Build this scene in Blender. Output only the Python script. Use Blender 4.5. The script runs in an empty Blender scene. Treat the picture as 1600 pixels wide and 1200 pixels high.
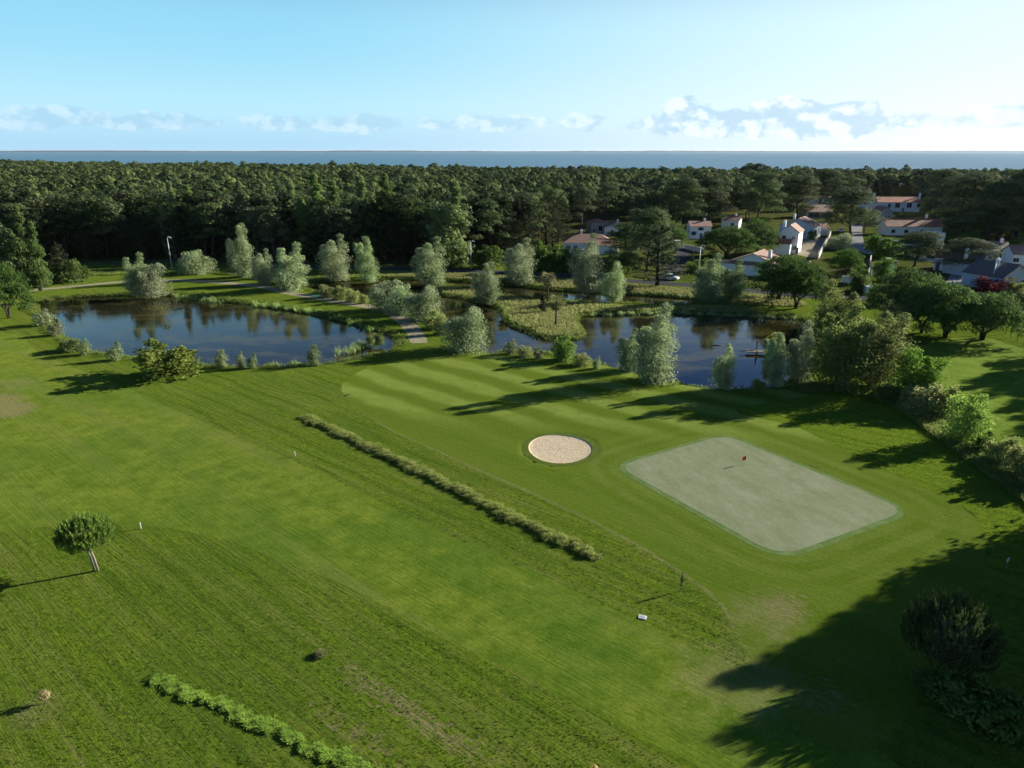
import bpy, math, random
import numpy as np
from mathutils import Vector, Matrix
R = math.radians
random.seed(7); rng = np.random.default_rng(11)
sc = bpy.context.scene
COL = sc.collection
# ------------------------------------------------------------------ camera
F, HY, H = 1110.0, 236.0, 32.0            # focal length and horizon in photo pixels, camera height in metres
PITCH = math.atan((600 - HY) / F)
cam_d = bpy.data.cameras.new('camera'); cam = bpy.data.objects.new('camera', cam_d); COL.objects.link(cam)
cam.location = (0, 0, H); cam.rotation_euler = (math.pi / 2 - PITCH, 0, 0)
cam_d.sensor_width = 36; cam_d.lens = 36 * F / 1600; cam_d.clip_end = 200000; cam_d.clip_start = 0.5
sc.camera = cam
sc.view_settings.view_transform = 'Standard'; sc.view_settings.look = 'None'
sc.view_settings.exposure = 1.22; sc.view_settings.gamma = 1
SUN_AZ, SUN_EL = 67.0, 19.0               # azimuth measured from the view direction (+Y) towards +X
SKY = 0.047

# ------------------------------------------------------------------ node helper
class NT:
    def __init__(s, tree): s.t = tree; s.n = tree.nodes; s.l = tree.links
    def add(s, typ, ins=None, **props):
        nd = s.n.new(typ)
        for k, v in props.items(): setattr(nd, k, v)
        for k, v in (ins or {}).items():
            sock = nd.inputs[k]
            if isinstance(v, bpy.types.NodeSocket): s.l.new(v, sock)
            elif v is not None: sock.default_value = v
        return nd
    def math(s, op, a, b=None, c=None, clamp=False):
        nd = s.add('ShaderNodeMath', operation=op, use_clamp=clamp)
        for i, v in enumerate((a, b, c)):
            if v is None: continue
            if isinstance(v, bpy.types.NodeSocket): s.l.new(v, nd.inputs[i])
            else: nd.inputs[i].default_value = v
        return nd.outputs[0]
    def mix(s, f, a, b, blend='MIX'):
        nd = s.add('ShaderNodeMix', data_type='RGBA', blend_type=blend)
        for i, v in ((0, f), (6, a), (7, b)):
            if isinstance(v, bpy.types.NodeSocket): s.l.new(v, nd.inputs[i])
            else: nd.inputs[i].default_value = v if i == 0 else (*v[:3], 1)
        return nd.outputs[2]
    def noise(s, vec, scale, detail=3, rough=0.5, **k):
        nd = s.add('ShaderNodeTexNoise', {'Scale': scale, 'Detail': detail, 'Roughness': rough, **k})
        if vec is not None: s.l.new(vec, nd.inputs['Vector'])
        return nd.outputs['Fac']
    def step(s, x, lo, hi, a=0.0, b=1.0):
        nd = s.add('ShaderNodeMapRange', {'From Min': lo, 'From Max': hi, 'To Min': a, 'To Max': b}, interpolation_type='SMOOTHSTEP')
        s.l.new(x, nd.inputs['Value']); return nd.outputs[0]
    def lin(s, x, lo, hi, a=0.0, b=1.0):
        nd = s.add('ShaderNodeMapRange', {'From Min': lo, 'From Max': hi, 'To Min': a, 'To Max': b})
        s.l.new(x, nd.inputs['Value']); return nd.outputs[0]
    def mapping(s, vec, loc=(0, 0, 0), rot=(0, 0, 0), scale=(1, 1, 1)):
        nd = s.add('ShaderNodeMapping', {'Location': loc, 'Rotation': rot, 'Scale': scale}); s.l.new(vec, nd.inputs['Vector'])
        return nd.outputs[0]

# ------------------------------------------------------------------ world: sky with clouds low over the sea
world = bpy.data.worlds.new('World'); sc.world = world; world.use_nodes = True
w = NT(world.node_tree); w.n.clear()
sky = w.add('ShaderNodeTexSky', sky_type='NISHITA', sun_disc=False)
sky.sun_elevation = R(SUN_EL); sky.sun_rotation = R(SUN_AZ); sky.altitude = 30
sky.air_density = 1.0; sky.dust_density = 0.35; sky.ozone_density = 2.0
gen = w.add('ShaderNodeTexCoord').outputs['Generated']
sep = w.add('ShaderNodeSeparateXYZ'); w.l.new(gen, sep.inputs[0])
az = w.math('ARCTAN2', sep.outputs[0], sep.outputs[1])
el = sep.outputs[2]
cmb = w.add('ShaderNodeCombineXYZ', {0: az, 1: w.math('MULTIPLY', el, 1.5)})
def cloud(vec, off):
    v2 = w.mapping(vec, loc=off)
    big = w.noise(v2, 14.0, 2, 0.5); fine = w.noise(v2, 42.0, 7, 0.6)
    return w.math('ADD', w.math('MULTIPLY', big, 0.85), w.math('MULTIPLY', fine, 0.45))
# height of the cloud tops depends on the direction: a low broken row to the left, a taller bank right of centre
bank = w.math('MULTIPLY', w.step(az, 0.15, 0.22), w.step(az, 0.56, 0.36))
mid = w.add('ShaderNodeMapRange'); 
ctr = w.math('ADD', 0.035, w.math('MULTIPLY', bank, 0.003))
wid = w.math('ADD', 0.011, w.math('MULTIPLY', bank, 0.008))
dist = w.math('DIVIDE', w.math('ABSOLUTE', w.math('SUBTRACT', el, ctr)), wid)
env = w.math('SUBTRACT', w.math('ADD', 0.52, w.math('MULTIPLY', bank, 0.12)), w.math('MULTIPLY', w.math('POWER', dist, 2.0), 0.13))
den0 = w.math('ADD', w.math('SUBTRACT', cloud(cmb.outputs[0], (3.1, 0.4, 0)), 1.06), env)
den1 = w.math('ADD', w.math('SUBTRACT', cloud(cmb.outputs[0], (3.1 - 0.012, 0.4 - 0.010, 0)), 1.06), env)
cmask = w.step(den0, 0.0, 0.075)
lit = w.step(w.math('SUBTRACT', den1, den0), 0.05, -0.09)
warm = w.step(az, -0.5, 0.5)
ccol = w.mix(lit, (4.0, 6.3, 8.2), (9.2, 10.2, 10.8))
ccol = w.mix(warm, w.mix(0.45, ccol, (3.4, 5.9, 7.9)), w.mix(0.25, ccol, (9.0, 9.9, 10.4)))
hazeband = w.step(w.math('ABSOLUTE', w.math('SUBTRACT', el, 0.012)), 0.03, 0.0)
right = w.step(az, -0.35, 0.75)
low = w.mix(right, (4.2, 6.8, 8.8), (9.6, 10.2, 10.4))
high = w.mix(right, (3.0, 6.7, 8.8), (8.0, 9.8, 10.1))
band = w.mix(w.step(el, 0.005, 0.15), w.mix(w.step(el, 0.005, 0.06), low, w.mix(right, (5.2, 8.2, 9.4), (9.4, 10.0, 10.2))), high)
tint = w.mix(1.0, sky.outputs[0], (0.38, 0.62, 1.0), 'MULTIPLY')
tint = w.mix(w.step(el, 0.30, 0.13), tint, band)
skyc = w.mix(w.math('MULTIPLY', cmask, w.math('ADD', 0.55, w.math('MULTIPLY', bank, 0.3))), tint, ccol)
bg = w.add('ShaderNodeBackground', {'Color': skyc, 'Strength': SKY})
wo = w.add('ShaderNodeOutputWorld'); w.l.new(bg.outputs[0], wo.inputs['Surface'])

sd_ = bpy.data.lights.new('sun', 'SUN'); sun = bpy.data.objects.new('sun', sd_); COL.objects.link(sun)
sd_.energy = 5.0; sd_.angle = R(0.5); sd_.color = (1.0, 0.93, 0.80)
sdir = Vector((math.sin(R(SUN_AZ)) * math.cos(R(SUN_EL)), math.cos(R(SUN_AZ)) * math.cos(R(SUN_EL)), math.sin(R(SUN_EL))))
sun.rotation_euler = sdir.to_track_quat('Z', 'Y').to_euler()

# ------------------------------------------------------------------ photo pixel -> ground point
def P(px, py, z=0.0):
    x = (px - 800) / F; y = -(py - 600) / F
    dy = math.cos(PITCH) + y * math.sin(PITCH); dz = -math.sin(PITCH) + y * math.cos(PITCH)
    t = (z - H) / dz
    return np.array([x * t, dy * t])
def PP(pts, z=0.0): return np.array([P(a, b, z) for a, b in pts])
def zat(Y, py): return H - Y * math.tan(PITCH + math.atan((py - 600) / F))     # height seen at row py over a ground point
def mpp(Y, z=0): return (Y * math.cos(PITCH) + (H - z) * math.sin(PITCH)) / F  # metres per photo pixel at that distance

def smooth_closed(p, n=6, closed=True):                    # Catmull-Rom
    p = np.asarray(p, float); N = len(p); out = []
    rngi = range(N) if closed else range(N - 1)
    for i in rngi:
        g = (lambda k: p[k % N]) if closed else (lambda k: p[min(max(k, 0), N - 1)])
        p0, p1, p2, p3 = g(i - 1), g(i), g(i + 1), g(i + 2)
        for t in np.arange(n) / n:
            out.append(0.5 * (2 * p1 + (p2 - p0) * t + (2 * p0 - 5 * p1 + 4 * p2 - p3) * t * t + (3 * p1 - p0 - 3 * p2 + p3) * t ** 3))
    if not closed: out.append(p[-1])
    return np.array(out)
def sdist(X, Y, poly):                                      # signed distance, negative inside
    poly = np.asarray(poly); a = poly; b = np.roll(poly, -1, 0)
    d = np.full(X.shape, 1e9); ins = np.zeros(X.shape, bool)
    for (ax, ay), (bx, by) in zip(a, b):
        ex, ey = bx - ax, by - ay; L = ex * ex + ey * ey + 1e-12
        t = np.clip(((X - ax) * ex + (Y - ay) * ey) / L, 0, 1)
        d = np.minimum(d, (X - ax - t * ex) ** 2 + (Y - ay - t * ey) ** 2)
        c = ((ay > Y) != (by > Y)) & (X < ex * (Y - ay) / (ey + 1e-12) + ax)
        ins ^= c
    return np.where(ins, -np.sqrt(d), np.sqrt(d))
def ldist(X, Y, line):
    d = np.full(np.shape(X), 1e9)
    for (ax, ay), (bx, by) in zip(line[:-1], line[1:]):
        ex, ey = bx - ax, by - ay; L = ex * ex + ey * ey + 1e-12
        t = np.clip(((X - ax) * ex + (Y - ay) * ey) / L, 0, 1)
        d = np.minimum(d, (X - ax - t * ex) ** 2 + (Y - ay - t * ey) ** 2)
    return np.sqrt(d)

# ------------------------------------------------------------------ layout of the ground
WZ = -0.5
pond1 = smooth_closed(PP([(60,480),(80,469),(110,466),(150,464),(200,462),(245,462),(290,463),(330,468),(360,473),(400,477),(440,484),(480,490),(530,502),(570,512),(600,520),(616,530),(618,540),(606,552),(570,558),(540,565),(500,571),(440,574),(380,575),(310,571),(250,566),(217,561),(175,556),(150,552),(135,545),(120,536),(103,528),(92,520),(86,508),(75,495)], WZ), 4)
pond2 = smooth_closed(PP([(485,453),(495,444),(540,439),(600,437),(660,438),(720,441),(760,443),(800,447),(850,453),(900,456),(950,459),(1000,462),(1050,465),(1090,468),(1095,473),(1050,476),(1000,476),(940,474),(880,471),(830,467),(790,462),(740,453),(700,447),(672,447),(664,452),(680,460),(720,467),(745,473),(775,481),(790,491),(786,500),(800,511),(825,520),(845,530),(875,531),(903,530),(913,523),(908,510),(903,500),(916,494),(960,492),(1050,491),(1112,493),(1180,496),(1245,499),(1262,506),(1266,525),(1262,560),(1245,588),(1215,602),(1175,607),(1112,608),(1070,602),(1030,592),(1000,585),(965,576),(930,568),(890,560),(850,553),(800,550),(765,553),(745,547),(715,528),(682,504),(640,488),(590,474),(550,467),(515,461)], WZ), 4)
def SDW(X, Y): return np.minimum(sdist(X, Y, pond1), sdist(X, Y, pond2))
fairA = smooth_closed(PP([(535,600),(545,625),(600,665),(680,702),(760,738),(850,778),(930,815),(1000,852),(1060,890),(1110,925),(1140,960),(1165,1010),(1200,1080),(1260,1150),(1330,1180),(1420,1120),(1480,1000),(1530,905),(1545,860),(1530,815),(1480,778),(1400,742),(1310,700),(1240,665),(1150,640),(1300,612),(1200,608),(1050,600),(960,575),(850,557),(740,552),(640,565),(575,575)]), 4)
fairB = smooth_closed(PP([(0,520),(60,550),(130,580),(200,607),(330,665),(460,720),(640,806),(800,878),(980,962),(1150,1040),(1300,1120),(1500,1300),(1250,1290),(1100,1205),(1000,1150),(880,1085),(700,1000),(560,925),(430,872),(330,838),(230,822),(130,818),(0,830),(-300,860),(-500,700),(-300,560)]), 4)
pathL = smooth_closed(PP([(20,458),(68,452),(100,449),(150,444),(200,440),(275,438),(325,440),(400,446.5),(450,457),(500,466),(550,475),(600,484),(625,497),(640,510),(651,526),(655,536)]), 6, False)
road = smooth_closed(PP([(400,416),(560,418),(700,422),(800,426),(880,431),(960,437),(1040,443),(1100,447),(1180,455),(1260,462),(1340,466),(1450,470),(1600,478)]), 5, False)
lane = smooth_closed(PP([(1025,441),(1050,425),(1062,408),(1066,395),(1068,385)]), 5, False)
lane2 = smooth_closed(PP([(1470,470),(1495,440),(1500,425),(1482,412),(1420,400),(1350,392),(1338,360),(1345,340)]), 5, False)
def line_isect(a, b, c, d):
    A = np.array([b - a, -(d - c)]).T; t = np.linalg.solve(A, c - a); return a + (b - a) * t[0]
g1 = (P(975,735), P(1200,860)); g2 = (P(985,722), P(1110,686)); g3 = (P(1155,688), P(1395,788)); g4 = (P(1240,863), P(1380,812))
gc = [line_isect(*g1, *g2), line_isect(*g2, *g3), line_isect(*g3, *g4), line_isect(*g4, *g1)]
def rounded(c, r, out=0.0, n=8):
    c = np.array(c); cen = c.mean(0); pts = []
    for i in range(4):
        p, a, b = c[i], c[i - 1], c[(i + 1) % 4]
        ua = (a - p) / np.linalg.norm(a - p); ub = (b - p) / np.linalg.norm(b - p)
        s, e = p + ua * r, p + ub * r
        for t in np.linspace(0, 1, n): pts.append((1 - t) ** 2 * s + 2 * t * (1 - t) * p + t * t * e)
    pts = np.array(pts)
    if out:
        nx = []
        N = len(pts)
        for i in range(N):
            tg = pts[(i + 1) % N] - pts[i - 1]; nn = np.array([tg[1], -tg[0]]); nn /= np.linalg.norm(nn) + 1e-9
            if np.dot(nn, pts[i] - cen) < 0: nn = -nn
            nx.append(pts[i] + nn * out)
        pts = np.array(nx)
    return pts
green_in = rounded(gc, 2.7); green_out = rounded(gc, 2.7, 0.62)
bcen = P(875, 700.5)
bunker_poly = np.array([bcen + np.array([3.62 * math.cos(t), 4.05 * math.sin(t)]) * (1 + 0.02 * math.sin(3 * t + 1)) for t in np.linspace(0, 2 * math.pi, 64, endpoint=False)])
ridge1 = smooth_closed(PP([(474,650),(560,690),(700,757),(800,808),(880,845),(938,874)]), 6, False)
ridge2 = smooth_closed(PP([(232,1058),(300,1085),(380,1118),(460,1155),(560,1200),(680,1250)]), 6, False)
mowdir = (P(980, 960) - P(460, 717)); MOW = math.atan2(mowdir[1], mowdir[0])
FFP = np.array([(-500,400),(-100,408),(100,410),(250,408),(420,411),(560,413),(700,414),(800,412),(850,400),(870,386),(900,374),(960,352),(1060,352),(1160,346),(1230,334),(1310,310),(1440,308),(1490,345),(1540,376),(1600,384),(1900,390)])
def proj(X, Y, z=0.0):
    d = Y * math.cos(PITCH) + (H - z) * math.sin(PITCH); v = (z - H) * math.cos(PITCH) + Y * math.sin(PITCH)
    return 800 + F * X / d, 600 - F * v / d
def fdepth(X, Y):                                            # metres behind the forest edge
    X = np.asarray(X, float); Y = np.asarray(Y, float); Ys = np.maximum(Y, 15.0); px, py = proj(X, Ys)
    fy = np.interp(px, FFP[:, 0], FFP[:, 1]); y = -(fy - 600) / F
    Yf = (math.cos(PITCH) + y * math.sin(PITCH)) * (-H) / (-math.sin(PITCH) + y * math.cos(PITCH)); return np.where(Y < 60, -100, Y - Yf)
shore = np.array([(-2600, 2300), (-1100, 1500), (-600, 1150), (-200, 930), (150, 760), (450, 720), (900, 700), (2600, 750)])
village = PP([(880,440),(870,395),(905,345),(960,320),(1240,300),(1500,300),(1700,330),(1800,500),(1620,485),(1560,468),(1400,463),(1260,452),(1180,447),(1060,438),(960,432)])
def inforest(X, Y): return (fdepth(X, Y) > 0) & (Y < np.interp(X, shore[:, 0], shore[:, 1]) - 8)

def zone_sd(X, Y, kind):
    return sdist(X, Y, kind)

# ------------------------------------------------------------------ mesh helpers
def tag(o, label=None, cat=None, group=None, kind=None):
    if label: o['label'] = label
    if cat: o['category'] = cat
    if group: o['group'] = group
    if kind: o['kind'] = kind
    return o
def link(o, parent=None):
    COL.objects.link(o)
    if parent: o.parent = parent
    return o
def empty(name, loc=(0, 0, 0), rz=0.0):
    o = bpy.data.objects.new(name, None); o.location = (float(loc[0]), float(loc[1]), float(loc[2]) if len(loc) > 2 else 0.0)
    o.rotation_euler.z = rz; o.empty_display_size = 0.5; return link(o)
def qmesh(name, V, Q, mat, smooth=False):                     # fast mesh of equal-sized faces
    V = np.asarray(V, np.float32); Q = np.asarray(Q, np.int32); k = Q.shape[1]
    me = bpy.data.meshes.new(name); me.vertices.add(len(V)); me.vertices.foreach_set('co', V.ravel())
    me.loops.add(Q.size); me.loops.foreach_set('vertex_index', Q.ravel())
    me.polygons.add(len(Q)); me.polygons.foreach_set('loop_start', np.arange(0, Q.size, k, dtype=np.int32))
    me.polygons.foreach_set('loop_total', np.full(len(Q), k, np.int32))
    if smooth: me.polygons.foreach_set('use_smooth', np.ones(len(Q), bool))
    me.update(calc_edges=True)
    if mat: me.materials.append(mat)
    return me
class MB:
    """collects boxes, tubes and polygons, builds ONE mesh object"""
    def __init__(s): s.v = []; s.f = []
    def poly(s, pts):
        b = len(s.v); s.v += [tuple(map(float, p)) for p in pts]; s.f.append(tuple(range(b, b + len(pts)))); return s
    def box(s, x0, x1, y0, y1, z0, z1, M=None):
        c = [Vector((x, y, z)) for z in (z0, z1) for x, y in ((x0, y0), (x1, y0), (x1, y1), (x0, y1))]
        if M: c = [M @ p for p in c]
        b = len(s.v); s.v += [tuple(p) for p in c]
        s.f += [tuple(b + i for i in q) for q in ((3, 2, 1, 0), (4, 5, 6, 7), (0, 1, 5, 4), (1, 2, 6, 5), (2, 3, 7, 6), (3, 0, 4, 7))]; return s
    def prism(s, pts2, z0, z1):
        n = len(pts2); b = len(s.v)
        s.v += [(float(p[0]), float(p[1]), z0) for p in pts2] + [(float(p[0]), float(p[1]), z1) for p in pts2]
        s.f += [tuple(b + i for i in range(n))[::-1], tuple(b + n + i for i in range(n))]
        s.f += [(b + i, b + (i + 1) % n, b + n + (i + 1) % n, b + n + i) for i in range(n)]; return s
    def tube(s, pts, rad, n=7):
        pts = [Vector(p) for p in pts]; b = len(s.v)
        for i, p in enumerate(pts):
            d = (pts[min(i + 1, len(pts) - 1)] - pts[max(i - 1, 0)]).normalized()
            u = d.orthogonal().normalized() if i == 0 else (u - d * u.dot(d)).normalized(); v = d.cross(u)
            r = rad[i] if hasattr(rad, '__len__') else rad
            s.v += [tuple(p + (u * math.cos(2 * math.pi * k / n) + v * math.sin(2 * math.pi * k / n)) * r) for k in range(n)]
        for i in range(len(pts) - 1):
            for k in range(n):
                a = b + i * n + k; c = b + i * n + (k + 1) % n
                s.f.append((a, c, c + n, a + n))
        s.f += [tuple(b + k for k in range(n))[::-1], tuple(b + (len(pts) - 1) * n + k for k in range(n))]; return s
    def mesh(s, name, mat, smooth=False):
        me = bpy.data.meshes.new(name); me.from_pydata(s.v, [], s.f); me.update(); me.materials.append(mat)
        if smooth: me.polygons.foreach_set('use_smooth', np.ones(len(me.polygons), bool))
        return me
    def build(s, name, mat, parent=None, smooth=False):
        return link(bpy.data.objects.new(name, s.mesh(name, mat, smooth)), parent)
def unit(v): return v / (np.linalg.norm(v, axis=-1, keepdims=True) + 1e-9)
def rdir(n): return unit(rng.normal(size=(n, 3)))

# ------------------------------------------------------------------ materials
def mat(name):
    m = bpy.data.materials.new(name); m.use_nodes = True; t = NT(m.node_tree); t.n.clear(); return m, t
def out(t, sh): o = t.add('ShaderNodeOutputMaterial'); t.l.new(sh, o.inputs['Surface'])
def leafmat(name, c1, c2, trans=0.35, clump=0.7, rough=0.6, third=None, tv=False, k=1.35, streak=False):
    c1 = tuple(x * k for x in c1); c2 = tuple(x * k for x in c2); trans = min(0.5, trans + 0.12)
    if third: third = tuple(x * k for x in third)
    m, t = mat(name)
    geo = t.add('ShaderNodeNewGeometry'); oi = t.add('ShaderNodeObjectInfo'); co = t.add('ShaderNodeTexCoord').outputs['Object']
    isl = geo.outputs['Random Per Island']
    n = t.noise(co, clump, 2)
    f = t.math('ADD', t.math('MULTIPLY', isl, 0.55), t.math('MULTIPLY', t.step(n, 0.35, 0.65), 0.45))
    col = t.mix(f, c1, c2)
    if tv:
        a_ = t.add('ShaderNodeAttribute', attribute_name='tree_value').outputs['Fac']; col = t.mix(a_, t.mix(1.0, col, (0.50, 0.58, 0.50), 'MULTIPLY'), t.mix(1.0, col, (1.9, 1.85, 1.3), 'MULTIPLY'))
    if third: col = t.mix(t.math('MULTIPLY', t.step(t.noise(geo.outputs['Position'], 0.035 if not ('grass' in name or 'reed' in name) else 0.35, 2), 0.48, 0.62), 0.8), col, t.mix(isl, third, c2))
    if streak:
        st = t.noise(t.mapping(t.mapping(geo.outputs['Position'], rot=(0, 0, -MOW)), scale=(0.05, 1, 1)), 0.9, 5, 0.75)
        col = t.mix(t.math('MULTIPLY', t.step(st, 0.40, 0.62), 0.85), t.mix(1.0, col, (0.62, 0.72, 0.6), 'MULTIPLY'), t.mix(0.35, col, (0.25, 0.25, 0.07)))
        pb = t.noise(geo.outputs['Position'], 0.07, 4, 0.6); col = t.mix(t.math('MULTIPLY', t.step(pb, 0.40, 0.62), 0.5), col, t.mix(1.0, col, (0.6, 0.85, 0.6), 'MULTIPLY'))
    rv = oi.outputs['Random']
    hsv = t.add('ShaderNodeHueSaturation', {'Hue': t.lin(rv, 0, 1, 0.49, 0.512), 'Saturation': t.lin(rv, 0, 1, 0.85, 1.1), 'Value': t.lin(t.math('FRACT', t.math('MULTIPLY', rv, 7.13)), 0, 1, 0.78, 1.22), 'Color': col})
    pr = t.add('ShaderNodeBsdfPrincipled', {'Base Color': hsv.outputs[0], 'Roughness': 0.8, 'Specular IOR Level': 0.1})
    tr = t.add('ShaderNodeBsdfTranslucent', {'Color': hsv.outputs[0]})
    mx = t.add('ShaderNodeMixShader', {0: trans, 1: pr.outputs[0], 2: tr.outputs[0]}); out(t, mx.outputs[0]); return m
def plain(name, c, rough=0.7, var=0.25, scale=3.0, c2=None, bump=0.0, bscale=20, metal=0.0):
    m, t = mat(name); co = t.add('ShaderNodeTexCoord').outputs['Object']
    n = t.noise(co, scale, 5, 0.6)
    c2 = c2 or tuple(x * (1 - var) for x in c)
    col = t.mix(t.step(n, 0.3, 0.7), c, c2)
    pr = t.add('ShaderNodeBsdfPrincipled', {'Base Color': col, 'Roughness': rough, 'Metallic': metal})
    if bump:
        b = t.add('ShaderNodeBump', {'Strength': 0.6, 'Distance': bump, 'Height': t.noise(co, bscale, 4)}); t.l.new(b.outputs[0], pr.inputs['Normal'])
    out(t, pr.outputs[0]); return m
def roofmat(name, c1, c2):
    m, t = mat(name); co = t.add('ShaderNodeTexCoord').outputs['Object']
    wv = t.add('ShaderNodeTexWave', {'Scale': 1.3, 'Distortion': 0.4}, wave_type='BANDS', bands_direction='X'); t.l.new(co, wv.inputs['Vector'])
    wy = t.add('ShaderNodeTexWave', {'Scale': 0.9, 'Distortion': 0.3}, wave_type='BANDS', bands_direction='Y'); t.l.new(co, wy.inputs['Vector'])
    n = t.noise(co, 2.5, 6, 0.7); n2 = t.noise(co, 0.5, 2)
    col = t.mix(t.step(n, 0.35, 0.65), c1, c2)
    col = t.mix(t.math('MULTIPLY', t.step(n2, 0.5, 0.7), 0.35), col, (0.10, 0.09, 0.07))
    col = t.mix(t.math('MULTIPLY', t.step(wy.outputs['Fac'], 0.75, 1.0), 0.25), col, (0.05, 0.035, 0.03))
    b = t.add('ShaderNodeBump', {'Strength': 0.9, 'Distance': 0.06, 'Height': wv.outputs['Fac']})
    pr = t.add('ShaderNodeBsdfPrincipled', {'Base Color': col, 'Roughness': 0.8, 'Normal': b.outputs[0]}); out(t, pr.outputs[0]); return m

M = {}
M['pine'] = leafmat('pine_needles', (0.032, 0.054, 0.022), (0.090, 0.115, 0.042), 0.22, 0.45)
M['forest'] = leafmat('forest_foliage', (0.030, 0.046, 0.022), (0.090, 0.108, 0.050), 0.2, 0.05, third=(0.055, 0.080, 0.030), tv=True)
M['cypress'] = leafmat('cypress_foliage', (0.018, 0.034, 0.014), (0.050, 0.062, 0.026), 0.2, 0.4)
M['willow'] = leafmat('willow_leaves', (0.058, 0.100, 0.030), (0.400, 0.465, 0.250), 0.26, 0.5)
M['poplar'] = leafmat('poplar_leaves', (0.075, 0.120, 0.034), (0.190, 0.240, 0.095), 0.38, 0.5)
M['birch'] = leafmat('birch_leaves', (0.055, 0.092, 0.014), (0.185, 0.220, 0.060), 0.36, 0.5)
M['stone'] = leafmat('stone_pine_needles', (0.030, 0.072, 0.012), (0.090, 0.155, 0.028), 0.25, 0.5)
M['broad'] = leafmat('broad_leaves', (0.050, 0.090, 0.018), (0.130, 0.180, 0.045), 0.35, 0.6)
M['bright'] = leafmat('bright_leaves', (0.110, 0.200, 0.022), (0.220, 0.330, 0.060), 0.42, 0.8)
M['mid'] = leafmat('mid_green_leaves', (0.070, 0.130, 0.022), (0.160, 0.240, 0.050), 0.38, 0.8)
M['spread'] = leafmat('yellowish_broad_leaves', (0.070, 0.110, 0.016), (0.200, 0.240, 0.048), 0.38, 0.8)
M['olive'] = leafmat('olive_leaves', (0.115, 0.155, 0.035), (0.290, 0.320, 0.110), 0.35, 0.7)
M['silver'] = leafmat('silver_leaves', (0.110, 0.150, 0.060), (0.270, 0.300, 0.160), 0.38, 0.7)
M['red'] = leafmat('plum_leaves', (0.075, 0.012, 0.016), (0.170, 0.030, 0.035), 0.3, 0.7)
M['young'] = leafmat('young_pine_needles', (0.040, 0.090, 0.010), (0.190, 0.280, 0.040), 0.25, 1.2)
M['youngd'] = leafmat('shaded_pine_needles', (0.018, 0.038, 0.009), (0.050, 0.075, 0.020), 0.15, 1.2)  # darker copy of the young pine needles, shade put into their colour
M['palm'] = leafmat('palm_fronds', (0.060, 0.080, 0.022), (0.190, 0.180, 0.070), 0.25, 1.0)
M['bark'] = plain('pine_bark', (0.060, 0.045, 0.035), 0.9, 0.5, 4, bump=0.03)
M['paleb'] = plain('pale_bark', (0.26, 0.23, 0.19), 0.85, 0.4, 4, bump=0.02)
M['twig'] = plain('bare_twigs', (0.16, 0.13, 0.105), 0.9, 0.3, 4)
M['white'] = plain('white_render', (0.86, 0.86, 0.84), 0.85, 0.12, 0.7)
M['cream'] = plain('cream_render', (0.55, 0.51, 0.42), 0.85, 0.15, 0.7)
M['grey'] = plain('grey_render', (0.36, 0.36, 0.36), 0.85, 0.15, 0.7)
M['shadew'] = plain('shade_blue_render', (0.40, 0.47, 0.56), 0.85, 0.12, 0.7)  # the blue of walls in shade is put into this render colour
M['glass'] = plain('dark_glass', (0.02, 0.025, 0.03), 0.08, 0.2, 1)
M['frame'] = plain('window_frame_paint', (0.6, 0.6, 0.6), 0.6, 0.1, 2)
M['bluef'] = plain('blue_shutter_paint', (0.05, 0.14, 0.42), 0.6, 0.1, 2)
M['roofo'] = roofmat('orange_tiles', (0.48, 0.17, 0.075), (0.34, 0.12, 0.06))
M['roofb'] = roofmat('brown_tiles', (0.36, 0.195, 0.125), (0.23, 0.13, 0.09))
M['roofd'] = roofmat('dark_tiles', (0.165, 0.125, 0.11), (0.10, 0.078, 0.072))
M['pole'] = plain('galvanised_steel', (0.52, 0.54, 0.56), 0.45, 0.15, 2, metal=0.2)
M['wood'] = plain('weathered_wood', (0.17, 0.145, 0.12), 0.9, 0.4, 3, bump=0.01)
M['red_flag'] = plain('red_flag_cloth', (0.90, 0.045, 0.03), 0.7, 0.2, 5)
M['car'] = plain('white_car_paint', (0.72, 0.73, 0.75), 0.25, 0.05, 1)
M['carb'] = plain('blue_car_paint', (0.05, 0.10, 0.28), 0.25, 0.05, 1)
M['tyre'] = plain('tyre_rubber', (0.02, 0.02, 0.02), 0.9, 0.2, 3)
M['rope'] = plain('black_rubber', (0.015, 0.015, 0.017), 0.8, 0.2, 3)

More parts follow.
